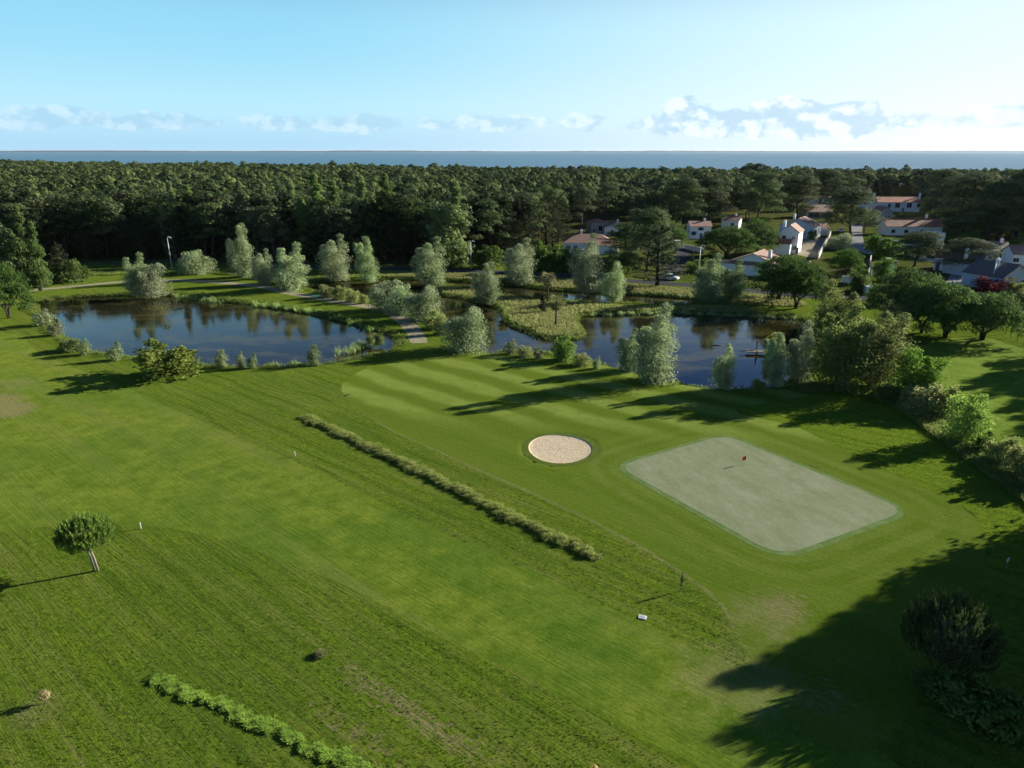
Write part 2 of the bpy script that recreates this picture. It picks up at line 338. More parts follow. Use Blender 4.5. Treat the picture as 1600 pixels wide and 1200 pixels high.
def grassbump(t, co, amp, scale=2.2):
    a = t.noise(co, scale * 3.0, 6, 0.75); b = t.noise(co, scale * 0.45, 3, 0.6)
    return t.math('ADD', t.math('MULTIPLY', a, amp), t.math('MULTIPLY', b, amp * 0.8))
def ground_material():
    m, t = mat('grass_ground'); pos = t.add('ShaderNodeNewGeometry').outputs['Position']
    def attr(n): return t.add('ShaderNodeAttribute', attribute_name=n).outputs['Fac']
    wob = t.math('MULTIPLY', t.math('SUBTRACT', t.noise(pos, 0.6, 6, 0.8), 0.5), 0.9)
    sa = t.math('ADD', attr('sd_a'), wob); sb = t.math('ADD', attr('sd_b'), wob)
    fA = t.step(sa, 0.06, -0.06); fB = t.step(sb, 0.10, -0.10)
    # mowing streaks run along the fairway
    mp = t.mapping(pos, rot=(0, 0, -MOW), scale=(1, 1, 1))
    st = t.mapping(t.mapping(pos, rot=(0, 0, -MOW)), scale=(0.05, 1, 1))
    streak = t.noise(st, 1.1, 5, 0.75); streak2 = t.noise(st, 0.33, 3, 0.6)
    patch = t.noise(pos, 0.07, 4, 0.6); patch2 = t.noise(pos, 0.5, 6, 0.75); fine = t.noise(pos, 5.0, 6, 0.85); fleck = t.noise(pos, 1.7, 6, 0.85)
    # rough
    rough = t.mix(t.step(fleck, 0.30, 0.70), (0.055, 0.100, 0.008), (0.180, 0.230, 0.024))
    rough = t.mix(t.math('MULTIPLY', t.step(streak, 0.42, 0.66), 0.65), rough, (0.190, 0.195, 0.055))
    rough = t.mix(t.math('MULTIPLY', t.step(patch, 0.38, 0.64), 0.45), rough, (0.070, 0.125, 0.016))
    rough = t.mix(attr('sunlit_rough'), rough, t.mix(t.step(fleck, 0.3, 0.7), (0.085, 0.140, 0.010), (0.195, 0.250, 0.028)))  # brighter greens put grazing sun into the colour of the right-hand rough
    pv_ = t.add('ShaderNodeSeparateXYZ'); t.l.new(t.mapping(pos, rot=(0, 0, -MOW)), pv_.inputs[0])
    pw = t.math('ADD', pv_.outputs[1], t.math('MULTIPLY', t.noise(pos, 0.09, 3), 3.0))
    passes = t.math('MULTIPLY', t.step(t.math('SINE', t.math('MULTIPLY', pw, 2 * math.pi / 1.9)), -0.2, 0.9), t.lin(t.noise(st, 0.5, 4, 0.7), 0.40, 0.62, 0.0, 0.75))
    rough = t.mix(passes, rough, t.mix(1.0, rough, (0.52, 0.66, 0.50), 'MULTIPLY'))
    # left fairway, evenly mown, blue-green and yellow-green patches
    fb = t.mix(t.step(patch2, 0.3, 0.7), (0.090, 0.145, 0.014), (0.205, 0.240, 0.036))
    fb = t.mix(t.math('MULTIPLY', t.step(patch, 0.42, 0.60), 0.5), fb, (0.068, 0.140, 0.018))
    fb = t.mix(t.math('MULTIPLY', t.step(streak2, 0.48, 0.70), 0.6), fb, (0.170, 0.195, 0.050))
    passes2 = t.math('MULTIPLY', t.step(t.math('SINE', t.math('MULTIPLY', pw, 2 * math.pi / 4.3)), -0.5, 0.8), t.lin(patch, 0.38, 0.6, 0.1, 0.5))
    fb = t.mix(passes2, fb, t.mix(1.0, fb, (0.66, 0.80, 0.62), 'MULTIPLY'))
    # right fairway with broad light and dark mowing bands
    sepm = t.add('ShaderNodeSeparateXYZ'); t.l.new(mp, sepm.inputs[0])
    yw = t.math('ADD', sepm.outputs[1], t.math('MULTIPLY', t.noise(pos, 0.10, 4), 4.0))
    band = t.step(t.math('SINE', t.math('MULTIPLY', yw, 2 * math.pi / 6.4)), -0.8, 0.8)
    north = t.step(attr('north'), 0.0, 8.0)
    fa = t.mix(t.math('MULTIPLY', band, t.lin(north, 0, 1, 0.10, 0.85)), (0.094, 0.142, 0.014), (0.240, 0.290, 0.070))
    fa = t.mix(t.math('MULTIPLY', t.step(patch2, 0.35, 0.72), 0.55), fa, (0.125, 0.160, 0.024))
    fa = t.mix(t.math('MULTIPLY', t.step(streak, 0.5, 0.72), 0.4), fa, (0.150, 0.190, 0.050))
    base = t.mix(fB, rough, fb); base = t.mix(fA, base, fa)
    # curved mower passes round the green
    sg = t.math('ADD', attr('sd_g'), t.math('MULTIPLY', wob, 0.6)); rg = t.math('MULTIPLY', t.step(t.math('SINE', t.math('MULTIPLY', sg, 2 * math.pi / 2.3)), -0.5, 0.5), t.math('MULTIPLY', t.math('MULTIPLY', t.step(sg, 7.5, 2.0), t.lin(t.noise(pos, 0.18, 4, 0.7), 0.35, 0.65, 0.15, 1.0)), 0.48))
    base = t.mix(t.math('MULTIPLY', rg, fA), base, (0.185, 0.220, 0.060))
    # pale worn line at the fairway edge, dark cut line at the other
    edge = t.step(t.math('ABSOLUTE', t.math('SUBTRACT', sa, 0.15)), 0.30, 0.05)
    base = t.mix(t.math('MULTIPLY', t.math('MULTIPLY', edge, attr('dryline')), 0.6), base, (0.24, 0.21, 0.11))
    cl = t.math('MULTIPLY', t.step(t.math('ADD', attr('cut'), t.math('MULTIPLY', wob, 0.5)), 0.30, 0.08), t.lin(t.noise(pos, 0.25, 3), 0.3, 0.6, 0.2, 0.8))
    base = t.mix(cl, base, (0.030, 0.045, 0.008))
    # bare earth: masks by distance, broken up by noise
    bare = t.math('ADD', attr('bare'), t.math('MULTIPLY', t.math('SUBTRACT', t.noise(t.mapping(t.mapping(pos, rot=(0, 0, -MOW)), scale=(0.3, 1, 1)), 3.5, 6, 0.85), 0.5), 3.4))
    base = t.mix(t.math('MULTIPLY', t.step(bare, 0.80, 0.92), 0.8), base, (0.250, 0.190, 0.115))
    dry = t.math('ADD', attr('dry'), t.math('MULTIPLY', t.math('SUBTRACT', patch2, 0.5), 1.2))
    base = t.mix(t.math('MULTIPLY', t.step(dry, 0.5, 1.1), 0.75), base, (0.215, 0.195, 0.095))
    base = t.mix(t.math('MULTIPLY', t.step(fine, 0.30, 0.70), 0.7), base, t.mix(1.0, base, (0.45, 0.55, 0.40), 'MULTIPLY'))
    # gardens: scrubby mottled ground
    gcol = t.mix(t.step(patch2, 0.42, 0.6), (0.030, 0.038, 0.014), (0.090, 0.082, 0.045)); gcol = t.mix(t.step(patch, 0.45, 0.6), gcol, (0.038, 0.062, 0.012))
    base = t.mix(attr('garden'), base, gcol)
    grain = t.noise(t.mapping(t.mapping(pos, rot=(0, 0, -MOW)), scale=(0.35, 1, 1)), 7.0, 3, 0.7); base = t.mix(t.math('MULTIPLY', t.step(grain, 0.55, 0.40), 0.6), base, t.mix(1.0, base, (0.66, 0.72, 0.62), 'MULTIPLY'))
    base = t.mix(1.0, base, (0.90, 0.96, 0.84), 'MULTIPLY')
    # bank mud and forest floor
    base = t.mix(t.step(t.math('ADD', attr('sd_w'), wob), 0.55, 0.0), base, (0.060, 0.055, 0.030))
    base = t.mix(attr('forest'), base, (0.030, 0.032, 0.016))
    rb = t.math('SUBTRACT', 1.0, t.math('MULTIPLY', t.math('MAXIMUM', fA, fB), 0.72))
    cen = lambda x: t.math('SUBTRACT', x, 0.5)
    hgt = t.math('MULTIPLY', t.math('ADD', t.math('MULTIPLY', cen(fine), 0.035), t.math('ADD', t.math('MULTIPLY', cen(fleck), 0.10), t.math('MULTIPLY', cen(t.noise(st, 3.2, 6, 0.8)), 0.22))), rb)
    b = t.add('ShaderNodeBump', {'Strength': 0.9, 'Distance': 1.0, 'Height': hgt})
    pr = t.add('ShaderNodeBsdfPrincipled', {'Base Color': base, 'Roughness': 1.0, 'Specular IOR Level': 0.0, 'Normal': b.outputs[0], 'Sheen Weight': 0.05, 'Sheen Roughness': 0.5, 'Sheen Tint': (0.9, 1.0, 0.2, 1)})
    out(t, pr.outputs[0]); return m
M['ground'] = ground_material()
def sheetmat(name, cols, scale=0.6, bump=0.01, bscale=8, stretch=None, strength=0.6):
    m, t = mat(name); pos = t.add('ShaderNodeNewGeometry').outputs['Position']
    n = t.noise(pos if not stretch else t.mapping(t.mapping(pos, rot=(0, 0, -MOW + 0.5)), scale=(stretch, 1, 1)), scale, 7, 0.75); n2 = t.noise(pos, scale * 7, 4, 0.8)
    s = t.noise(t.mapping(t.mapping(pos, rot=(0, 0, -MOW)), scale=(0.12, 1, 1)), 1.2, 5, 0.7)
    c = t.mix(t.step(n, 0.35, 0.68), cols[0], cols[1]); c = t.mix(t.math('MULTIPLY', t.step(s, 0.4, 0.7), 0.5), c, cols[2])
    c = t.mix(t.math('MULTIPLY', t.step(n2, 0.3, 0.7), 0.35), c, t.mix(1.0, c, (0.62, 0.66, 0.6), 'MULTIPLY'))
    b = t.add('ShaderNodeBump', {'Strength': strength, 'Distance': bump, 'Height': t.noise(pos, bscale, 5, 0.7)})
    pr = t.add('ShaderNodeBsdfPrincipled', {'Base Color': c, 'Roughness': 1.0, 'Specular IOR Level': 0.02, 'Normal': b.outputs[0]}); out(t, pr.outputs[0]); return m
M['green'] = sheetmat('putting_green_turf', ((0.175, 0.205, 0.105), (0.250, 0.275, 0.175), (0.200, 0.230, 0.130)), 0.45, 0.04, 5, stretch=0.55)
M['apron'] = sheetmat('apron_turf', ((0.085, 0.150, 0.030), (0.165, 0.220, 0.085), (0.115, 0.175, 0.045)), 0.8, 0.05, 9)
M['sand'] = sheetmat('bunker_sand', ((0.56, 0.465, 0.32), (0.46, 0.37, 0.245), (0.58, 0.49, 0.345)), 1.2, 0.14, 3.0)
M['rim'] = sheetmat('bunker_rim_turf', ((0.065, 0.105, 0.014), (0.115, 0.145, 0.028), (0.090, 0.125, 0.020)), 0.8, 0.06, 9)
M['path'] = sheetmat('gravel_path', ((0.33, 0.29, 0.20), (0.19, 0.19, 0.09), (0.38, 0.34, 0.25)), 0.5, 0.05, 6)
M['asphalt'] = sheetmat('asphalt', ((0.055, 0.055, 0.058), (0.07, 0.07, 0.072), (0.05, 0.05, 0.052)), 0.3, 0.01)
M['yard'] = sheetmat('gravel_yard', ((0.33, 0.28, 0.20), (0.25, 0.22, 0.15), (0.30, 0.26, 0.18)), 0.3, 0.02)
M['concrete'] = sheetmat('concrete_drive', ((0.26, 0.26, 0.25), (0.21, 0.21, 0.20), (0.28, 0.28, 0.27)), 0.3, 0.01)
M['meadow'] = sheetmat('meadow_turf', ((0.100, 0.175, 0.012), (0.170, 0.245, 0.026), (0.130, 0.205, 0.018)), 0.35, 0.10, 4)
def watermat():
    m, t = mat('pond_water'); pos = t.add('ShaderNodeNewGeometry').outputs['Position']
    weed = t.noise(t.mapping(pos, scale=(1, 1.8, 1)), 0.10, 6, 0.75)
    f = t.step(weed, 0.48, 0.60)
    c = t.mix(f, (0.016, 0.015, 0.006), (0.050, 0.042, 0.010))
    rip = t.math('ADD', t.math('MULTIPLY', t.noise(t.mapping(pos, scale=(1, 2.2, 1)), 3.2, 4, 0.6), 0.0022), t.math('MULTIPLY', t.noise(t.mapping(pos, scale=(1, 1.5, 1)), 0.7, 2), 0.005))
    calm = t.step(t.noise(pos, 0.05, 2), 0.35, 0.6, 0.45, 1.0)
    b = t.add('ShaderNodeBump', {'Strength': calm, 'Distance': 1.0, 'Height': rip})
    pr = t.add('ShaderNodeBsdfPrincipled', {'Base Color': c, 'Roughness': t.math('ADD', 0.045, t.math('MULTIPLY', f, 0.05)), 'IOR': 1.33, 'Specular IOR Level': 0.5, 'Normal': b.outputs[0]})
    out(t, pr.outputs[0]); return m
M['water'] = watermat()
def seamat():
    m, t = mat('sea_water'); pos = t.add('ShaderNodeNewGeometry').outputs['Position']
    sw = t.noise(t.mapping(pos, scale=(0.25, 1, 1)), 0.0035, 5, 0.6)
    c = t.mix(t.step(sw, 0.35, 0.7), (0.060, 0.155, 0.215), (0.095, 0.200, 0.260))
    cap = t.noise(t.mapping(pos, scale=(0.5, 1, 1)), 0.05, 4, 0.8); c = t.mix(t.step(cap, 0.72, 0.80), c, (0.5, 0.55, 0.55))
    h = t.noise(t.mapping(pos, rot=(0, 0, 0.4), scale=(0.6, 1.3, 1)), 0.12, 5, 0.7)
    b = t.add('ShaderNodeBump', {'Strength': 1.0, 'Distance': 1.6, 'Height': h})
    pr = t.add('ShaderNodeBsdfPrincipled', {'Base Color': c, 'Roughness': 0.35, 'IOR': 1.33, 'Specular IOR Level': 0.35, 'Normal': b.outputs[0]})
    out(t, pr.outputs[0]); return m
M['sea'] = seamat()
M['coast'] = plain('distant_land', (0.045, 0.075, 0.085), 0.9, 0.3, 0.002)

# ------------------------------------------------------------------ the ground sheet, dug out at the ponds
def terrain():
    xs = np.concatenate([np.array([-3500, -2500, -1800, -1300, -900, -650, -450, -330, -260, -215]), np.arange(-185, 186, 0.9), np.array([215, 260, 330, 450, 650, 900, 1300, 1800, 2600, 3500])])
    ys = np.concatenate([np.array([-1500, -700, -300, -100, -20, 5]), np.arange(18, 225, 0.9), np.array([235, 250, 270, 300, 350, 400, 500, 600, 700])])
    X, Y = np.meshgrid(xs, ys); 
    w_ = SDW(X, Y)
    Z = np.where(w_ > 0, WZ + (0 - WZ) * np.clip(w_ / 1.3, 0, 1) ** 0.8, WZ - np.clip(-w_ * 0.5, 0, 1.3))
    bd = sdist(X, Y, bunker_poly); Z = Z - np.clip((0.15 - bd) * 2, 0, 0.6) 
    V = np.c_[X.ravel(), Y.ravel(), Z.ravel()]
    ny, nx = X.shape
    i = np.arange(ny * nx).reshape(ny, nx)
    Q = np.c_[i[:-1, :-1].ravel(), i[:-1, 1:].ravel(), i[1:, 1:].ravel(), i[1:, :-1].ravel()]
    fy = np.interp(xs, shore[:, 0], shore[:, 1])
    base = len(V); extra = [np.c_[xs, 700 + (np.maximum(fy, 705) - 700) * f, np.full(nx, zz)] for f, zz in ((0.5, 0), (0.99, 0), (1.0, -4.5))]
    V = np.vstack([V] + extra)
    prev = i[-1]
    for k in range(3):
        cur = base + k * nx + np.arange(nx)
        Q = np.vstack([Q, np.c_[prev[:-1], prev[1:], cur[1:], cur[:-1]]]); prev = cur
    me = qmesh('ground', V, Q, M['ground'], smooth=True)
    o = link(bpy.data.objects.new('ground', me)); tag(o, kind='structure')
    VX, VY = V[:, 0], V[:, 1]
    def put(n, a):
        at = me.attributes.new(n, 'FLOAT', 'POINT'); at.data.foreach_set('value', np.asarray(a, np.float32))
    put('sd_g', sdist(VX, VY, green_out)); put('sd_a', sdist(VX, VY, fairA)); put('sd_b', sdist(VX, VY, fairB)); put('sd_w', SDW(VX, VY))
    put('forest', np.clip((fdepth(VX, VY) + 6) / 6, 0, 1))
    a, b = P(640, 668), P(1450, 720)
    nn = np.array([-(b - a)[1], (b - a)[0]]); nn /= np.linalg.norm(nn)
    put('north', (VX - a[0]) * nn[0] + (VY - a[1]) * nn[1])
    put('dryline', np.clip(1 - (ldist(VX, VY, PP([(600,665),(760,738),(930,815),(1060,890),(1140,960)]))) / 2.5, 0, 1))
    put('cut', np.minimum(ldist(VX, VY, smooth_closed(PP([(215,612),(330,665),(460,720),(640,806),(800,878),(980,962),(1100,1015)]), 4, False)), ldist(VX, VY, smooth_closed(PP([(1270,680),(1310,700),(1400,742),(1480,778),(1530,815),(1545,860),(1535,895)]), 4, False))))
    bare = np.zeros(len(VX))
    for px, py, rx, ry, s in ((1225,950,2.4,3.2,1.0),(1215,1000,1.5,2.0,.7),(640,1110,6.5,1.1,1.05),(560,1070,3.5,.9,.95),(700,1150,5.0,1.0,1.0),(520,1130,4.5,.8,.95),(590,1160,4.5,.7,.95),(340,1040,3.0,.6,.7),(1290,1090,3.5,3.0,.75),(1230,1150,2.0,2.5,.6),(15,640,4,3.2,1.4),(-12,628,4,3.5,1.5),(545,1030,1.0,.8,.8),(1420,790,.8,.6,.7),(120,1180,2.5,.7,.8),(800,1180,3.5,.8,.8)):
        c = P(px, py); dx, dy = VX - c[0], VY - c[1]; ca, sa = math.cos(MOW), math.sin(MOW)
        u, v = dx * ca + dy * sa, -dx * sa + dy * ca
        bare = np.maximum(bare, s * np.clip(1.25 - ((u / rx) ** 2 + (v / ry) ** 2) ** 0.5 * 0.75, 0, 1))
    tr = PP([(40,548),(90,572),(135,592),(165,604)]); d = np.abs(ldist(VX, VY, tr) - 0.8); bare = np.maximum(bare, np.clip(1.15 - d / 0.7, 0, 1))
    put('bare', bare)
    dry = np.zeros(len(VX))
    strip = PP([(672,450),(740,460),(800,470),(860,482),(895,505),(880,520)])
    dry = np.maximum(dry, np.clip(1.3 - ldist(VX, VY, strip) / 9.0, 0, 1.0))
    for px, py, r in ((1150,1060,7),(1190,960,5),(60,1110,3),(820,430,6),(1010,448,10),(1070,455,8),(620,425,14),(760,428,12),(400,425,8),(1250,462,9),(25,600,6)):
        c = P(px, py); dry = np.maximum(dry, 0.85 * np.clip(1.3 - np.hypot(VX - c[0], VY - c[1]) / r, 0, 1))
    put('dry', dry)
    sunlit_rough = PP([(1150,640),(1240,665),(1310,700),(1400,742),(1480,778),(1530,815),(1545,860),(1530,905),(1700,960),(1900,900),(1640,780),(1500,690),(1420,640),(1300,612)])
    put('sunlit_rough', np.clip(1 - sdist(VX, VY, sunlit_rough) / 2.0, 0, 1))
    put('garden', np.clip(1 - sdist(VX, VY, village) / 3.0, 0, 1) * np.clip((ldist(VX, VY, road) - 3) / 2, 0, 1))
    return o
terrain()

def sheet(name, poly, z, m, kind='structure', label=None, cat=None):
    """thin flat sheet filling a polygon"""
    mb = MB(); mb.poly([(p[0], p[1], z) for p in poly]); me = mb.mesh(name, m)
    o = link(bpy.data.objects.new(name, me)); return tag(o, label, cat, kind=kind)
def ccw(p):
    p = np.asarray(p); a = np.sum(p[:, 0] * np.roll(p[:, 1], -1) - np.roll(p[:, 0], -1) * p[:, 1]); return p if a > 0 else p[::-1]
def ribbon(name, line, width, z, m, jit=0.0, kind='structure'):
    line = np.asarray(line); t = unit(np.gradient(line, axis=0)); n = np.c_[-t[:, 1], t[:, 0]]
    k = len(line); wl = width / 2 + rng.normal(size=k) * jit; wr = width / 2 + rng.normal(size=k) * jit
    A = line + n * wl[:, None]; B = line - n * wr[:, None]
    V = np.vstack([np.c_[A, np.full(k, z)], np.c_[B, np.full(k, z)]]); i = np.arange(k - 1)
    me = qmesh(name, V, np.c_[i + k, i + 1 + k, i + 1, i], m); return tag(link(bpy.data.objects.new(name, me)), kind=kind)
def offset(poly, d):
    p = ccw(poly); t = unit(np.roll(p, -1, 0) - np.roll(p, 1, 0)); return p + np.c_[t[:, 1], -t[:, 0]] * d
import mathutils.geometry as mg
def tess_sheet(name, poly, z, m, **k):
    poly = ccw(poly); tri = mg.tessellate_polygon([[Vector((p[0], p[1], 0)) for p in poly]])
    me = bpy.data.meshes.new(name); me.from_pydata([(float(p[0]), float(p[1]), z) for p in poly], [], [tuple(t) for t in tri]); me.update(); me.materials.append(m)
    for pl in me.polygons:
        if pl.normal.z < 0: pl.flip() if hasattr(pl, 'flip') else None
    o = link(bpy.data.objects.new(name, me)); return tag(o, **k)
tess_sheet('pond_water', offset(pond1, 0.5), WZ, M['water'], kind='structure')
tess_sheet('pond_water', offset(pond2, 0.45), WZ, M['water'], kind='structure')
sea = MB().poly([(-50000, 640, -3.5), (50000, 640, -3.5), (50000, 60000, -3.5), (-50000, 60000, -3.5)]).build('sea', M['sea']); tag(sea, kind='structure')
def coast():
    mb = MB(); n = 240; xs = np.linspace(-26000, 26000, n)
    hh = 22 + 14 * np.abs(np.sin(xs * 0.00031)) + 16 * rng.random(n) * (rng.random(n) > .5)
    yy = 24000 + 1500 * np.sin(xs * 0.0002)
    V = []; Q = []
    for i in range(n): V += [(xs[i], yy[i], -4), (xs[i], yy[i] + 300, hh[i] - 3), (xs[i], yy[i] + 3000, hh[i] + 2)]
    for i in range(n - 1):
        for k in range(2): Q.append((i * 3 + k, (i + 1) * 3 + k, (i + 1) * 3 + k + 1, i * 3 + k + 1))
    tag(link(bpy.data.objects.new('distant_coast', qmesh('distant_coast', V, Q, M['coast']))), kind='structure')
coast()
# path over the isthmus, roads, yards (each a few millimetres above what lies below)
ribbon('path', pathL, 3.0, 0.008, M['path'], 0.16)
ribbon('road', road, 5.5, 0.010, M['asphalt'])
ribbon('road', lane, 5.0, 0.014, M['asphalt'])
ribbon('road', lane2, 4.5, 0.018, M['concrete'])
# bunker, apron and putting green
def ring(name, a, b, z, m, za=None):
    k = len(a); V = np.vstack([np.c_[a, np.full(k, z)], np.c_[b, np.full(k, z if za is None else za)]]); i = np.arange(k); j = (i + 1) % k
    me = qmesh(name, V, np.c_[i, j, j + k, i + k], m)
    return tag(link(bpy.data.objects.new(name, me)), kind='structure')
ring('bunker_rim', offset(bunker_poly, 0.8), offset(bunker_poly, 0.0), 0.006, M['rim'], 0.02)
def bunker():
    pts = ccw(bunker_poly); k = len(pts); V = []; Q = []
    prof = [(1.0, 0.018), (0.985, -0.03), (0.93, -0.05), (0.8, -0.06), (0.6, -0.07), (0.4, -0.07), (0.2, -0.07), (0.02, -0.07)]
    for s, z in prof: V += [(*(bcen + (p - bcen) * s), z) for p in pts]
    for r in range(len(prof) - 1):
        for i in range(k): Q.append((r * k + i, r * k + (i + 1) % k, (r + 1) * k + (i + 1) % k, (r + 1) * k + i))
    tag(link(bpy.data.objects.new('bunker_sand', qmesh('bunker_sand', V, Q, M['sand'], True))), kind='structure')
bunker()
tess_sheet('putting_green_apron', green_out, 0.010, M['apron'], kind='structure')
tess_sheet('putting_green', green_in, 0.022, M['green'], kind='structure')
# meadow to the right behind the hedge, gravel yard and drive between the houses
tess_sheet('meadow', smooth_closed(PP([(1440,545),(1475,530),(1540,528),(1600,545),(1800,600),(2100,800),(1760,800),(1600,720),(1540,680),(1490,640),(1450,600)]), 4), 0.006, M['meadow'], kind='structure')
tess_sheet('gravel_yard', PP([(1238,396),(1246,372),(1292,372),(1276,404),(1262,402)]), 0.012, M['yard'], kind='structure')
tess_sheet('concrete_yard', PP([(1488,441),(1494,418),(1510,418),(1522,442)]), 0.026, M['concrete'], kind='structure')

# ------------------------------------------------------------------ foliage
def leaves(C, N, size, aspect=0.5, up=None):
    """diamond leaf clusters: centre C, normal N, length size"""
    n = len(C); N = unit(N); r = rdir(n) if up is None else up + 0.35 * rdir(n)
    U = unit(r - N * np.sum(r * N, 1, keepdims=True)); Vv = np.cross(N, U)
    s = (size * (0.6 + 0.8 * rng.random(n)))[:, None]
    U = U * s * 0.5; Vv = Vv * s * 0.5 * aspect
    V = np.stack([C - U, C + Vv, C + U, C - Vv], 1).reshape(-1, 3)
    return V
def ellip(c, r, n, shell=0.33, outb=0.8, upb=0.0, top=False):
    d = rdir(n)
    if top: d[:, 2] = np.abs(d[:, 2]) * 1.0 - 0.25 * rng.random(n); d = unit(d)
    rad = rng.random(n)[:, None] ** shell
    C = np.asarray(c) + d * rad * np.asarray(r)
    N = d * outb + rdir(n) * 0.8 + np.array([0, 0, upb]); return C, N
def quads(V): return np.arange(len(V)).reshape(-1, 4)
class Tree:
    def __init__(s): s.L = []; s.T = MB(); s.h = 1; s.w = 1
    def add(s, C, N, size, aspect=0.5, up=None): s.L.append(leaves(C, N, size, aspect, up))
    def done(s, leafm, barkm, extra=None):
        V = np.vstack(s.L); s.crownV = V
        s.h = float(V[:, 2].max()); s.w = float(np.percentile(V[:, 0], 99) - np.percentile(V[:, 0], 1))
        s.crown = qmesh('crown', V, quads(V), leafm); s.trunk = s.T.mesh('trunk', barkm, True); return s

def t_pine(nl=1500, h=14.0, spread=3.6, low=0.45, size=0.55):
    t = Tree(); lean = rng.normal(size=2) * 0.5; bend = rng.normal(size=2) * 0.4
    ax = lambda f: np.array([lean[0] * f + bend[0] * math.sin(f * 3), lean[1] * f + bend[1] * math.sin(f * 3), h * f])
    t.T.tube([ax(f) for f in np.linspace(0, 0.93, 7)], np.linspace(0.24, 0.05, 7), 6)
    k = rng.integers(14, 19) + (6 if nl > 4000 else 0)
    for i in range(k):
        f = low + (1 - low) * (i / (k - 1)) ** 0.8; a = i * 2.4 + rng.random(); prof = math.sin(math.pi * min(1, 0.22 + 0.78 * (1 - (f - low) / (1 - low)) ** 0.75)) ** 0.6 if i < k - 1 else 0.0
        rr = spread * (0.35 + 0.5 * rng.random()) * (1.0 - 0.65 * ((f - low) / (1 - low)) ** 1.6)
        c = ax(min(f, 0.95)) + np.array([math.cos(a) * rr, math.sin(a) * rr, rng.normal() * 0.3])
        t.T.tube([ax(max(f - 0.1, 0.2)), (ax(f - 0.04) + c) / 2 + np.array([0, 0, 0.1]), c], (0.09, 0.06, 0.03), 4)
        er = np.array([1.6, 1.6, 1.1]) * (0.75 + 0.6 * rng.random()) * spread / 3.6
        C, N = ellip(c, er, nl // k, 0.3, 1.3, 0.5, top=True); t.add(C, N, size, 0.6)
    return t.done(M['pine'], M['bark'])
def t_puff(nl=420, h=14.0, w=8.0):
    t = Tree(); t.T.tube([(0, 0, 0), (0.3, 0, h * 0.5), (0, 0.2, h * 0.8)], (0.22, 0.16, 0.08), 5)
    k = rng.integers(6, 10)
    for i in range(k):
        a = i * 2.4 + rng.random(); rr = w * 0.27 * (i > 0) * (0.7 + 0.5 * rng.random()); c = (math.cos(a) * rr, math.sin(a) * rr, h * (0.80 if i else 0.88) - rng.random() * 1.2 - (i > k * 0.7) * 2.0)
        r = w * 0.21 * (0.75 + 0.5 * rng.random()); C, N = ellip(c, (r, r, r * 0.8), nl // k, 0.12, 2.4, 0.5, top=True); t.add(C, N, 0.85, 0.75)
    return t.done(M['pine'], M['bark'])
def t_cypress(nl=2600, h=15.0, spread=5.0):
    t = Tree(); t.T.tube([(0, 0, 0), (0.2, 0, h * 0.5), (0, 0.1, h * 0.9)], (0.4, 0.25, 0.05), 7)
    k = 30
    for i in range(k):
        f = 0.12 + 0.86 * i / (k - 1); a = i * 2.4 + rng.random() * 0.8
        L = spread * (1.05 - f) ** 0.55 * (0.75 + 0.4 * rng.random())
        d = np.array([math.cos(a), math.sin(a), 0.0]); s0 = np.array([0, 0, h * f * 0.92])
        t.T.tube([s0, s0 + d * L * 0.5 + np.array([0, 0, 0.5]), s0 + d * L * 0.95 + np.array([0, 0, 1.2])], (0.1, 0.07, 0.03), 4)
        n = nl // k; u = rng.random(n) ** 0.6
        side = np.array([-d[1], d[0], 0]); wd = (0.25 + 0.9 * np.sin(u * 3.0)) * L * 0.22
        C = s0 + d * (u * L)[:, None] + side * (rng.normal(size=n) * wd)[:, None] + np.array([0, 0, 1]) * (u ** 1.5 * 1.3 + rng.normal(size=n) * 0.22)[:, None]
        t.add(C, np.array([0, 0, 0.9]) + rdir(n) * 0.7, 0.6, 0.38, up=d * 0.9 + np.array([0, 0, 0.5]))
    return t.done(M['cypress'], M['bark'])
def t_lobed(stems, nl, h, w, size, aspect, leafm, barkm, wind=0.0, low=0.08, taper=0.75, shell=0.4, upright=0.9, stemr=0.12, per=9, fat=0.34):
    """tree made of several rising leafy stems: willow, poplar, birch, bushes"""
    t = Tree(); up = np.array([-wind * 0.9, 0, upright])
    for j in range(stems):
        a = 2 * math.pi * j / stems + rng.random() * 0.7; rr = w * 0.30 * (0.5 + 0.6 * rng.random()) if stems > 1 else 0
        hj = h * (1.0 if j == 0 else 0.62 + 0.36 * rng.random())
        top = np.array([math.cos(a) * rr - wind * h * 0.10, math.sin(a) * rr, hj])
        b = np.array([math.cos(a) * 0.15, math.sin(a) * 0.15, 0])
        f_ax = lambda f: b + (top - b) * np.array([f ** 0.7 if f > 0 else 0, f ** 0.7 if f > 0 else 0, f])
        t.T.tube([f_ax(f) for f in (0, 0.25, 0.5, 0.75, 0.93)], np.array([1, .75, .5, .3, .1]) * stemr, 5)
        n = nl // stems // per
        for i in range(per):
            f = low + (1 - low) * (i + 0.5) / per
            g = math.sin(math.pi * (0.16 + 0.84 * f ** taper)) ** 0.7 if f < 1 else 0
            off = rdir(1)[0] * w * 0.16 * g; off[2] *= 0.5
            r = w * fat * (0.22 + 0.78 * g) * (0.65 + 0.5 * rng.random())
            C, N = ellip(f_ax(f) + off, (r, r, max(r * 0.9, h / per * 0.62)), n, shell, 0.7)
            C[:, 0] -= wind * 0.25 * (C[:, 2] / h) ** 2 * rng.random(n) * 1.5
            C[:, 2] = np.maximum(C[:, 2], 0.1); t.add(C, N, size, aspect, up=up)
    V = np.vstack(t.L); top = V[:, 2].max()
    return t.done(leafm, barkm)
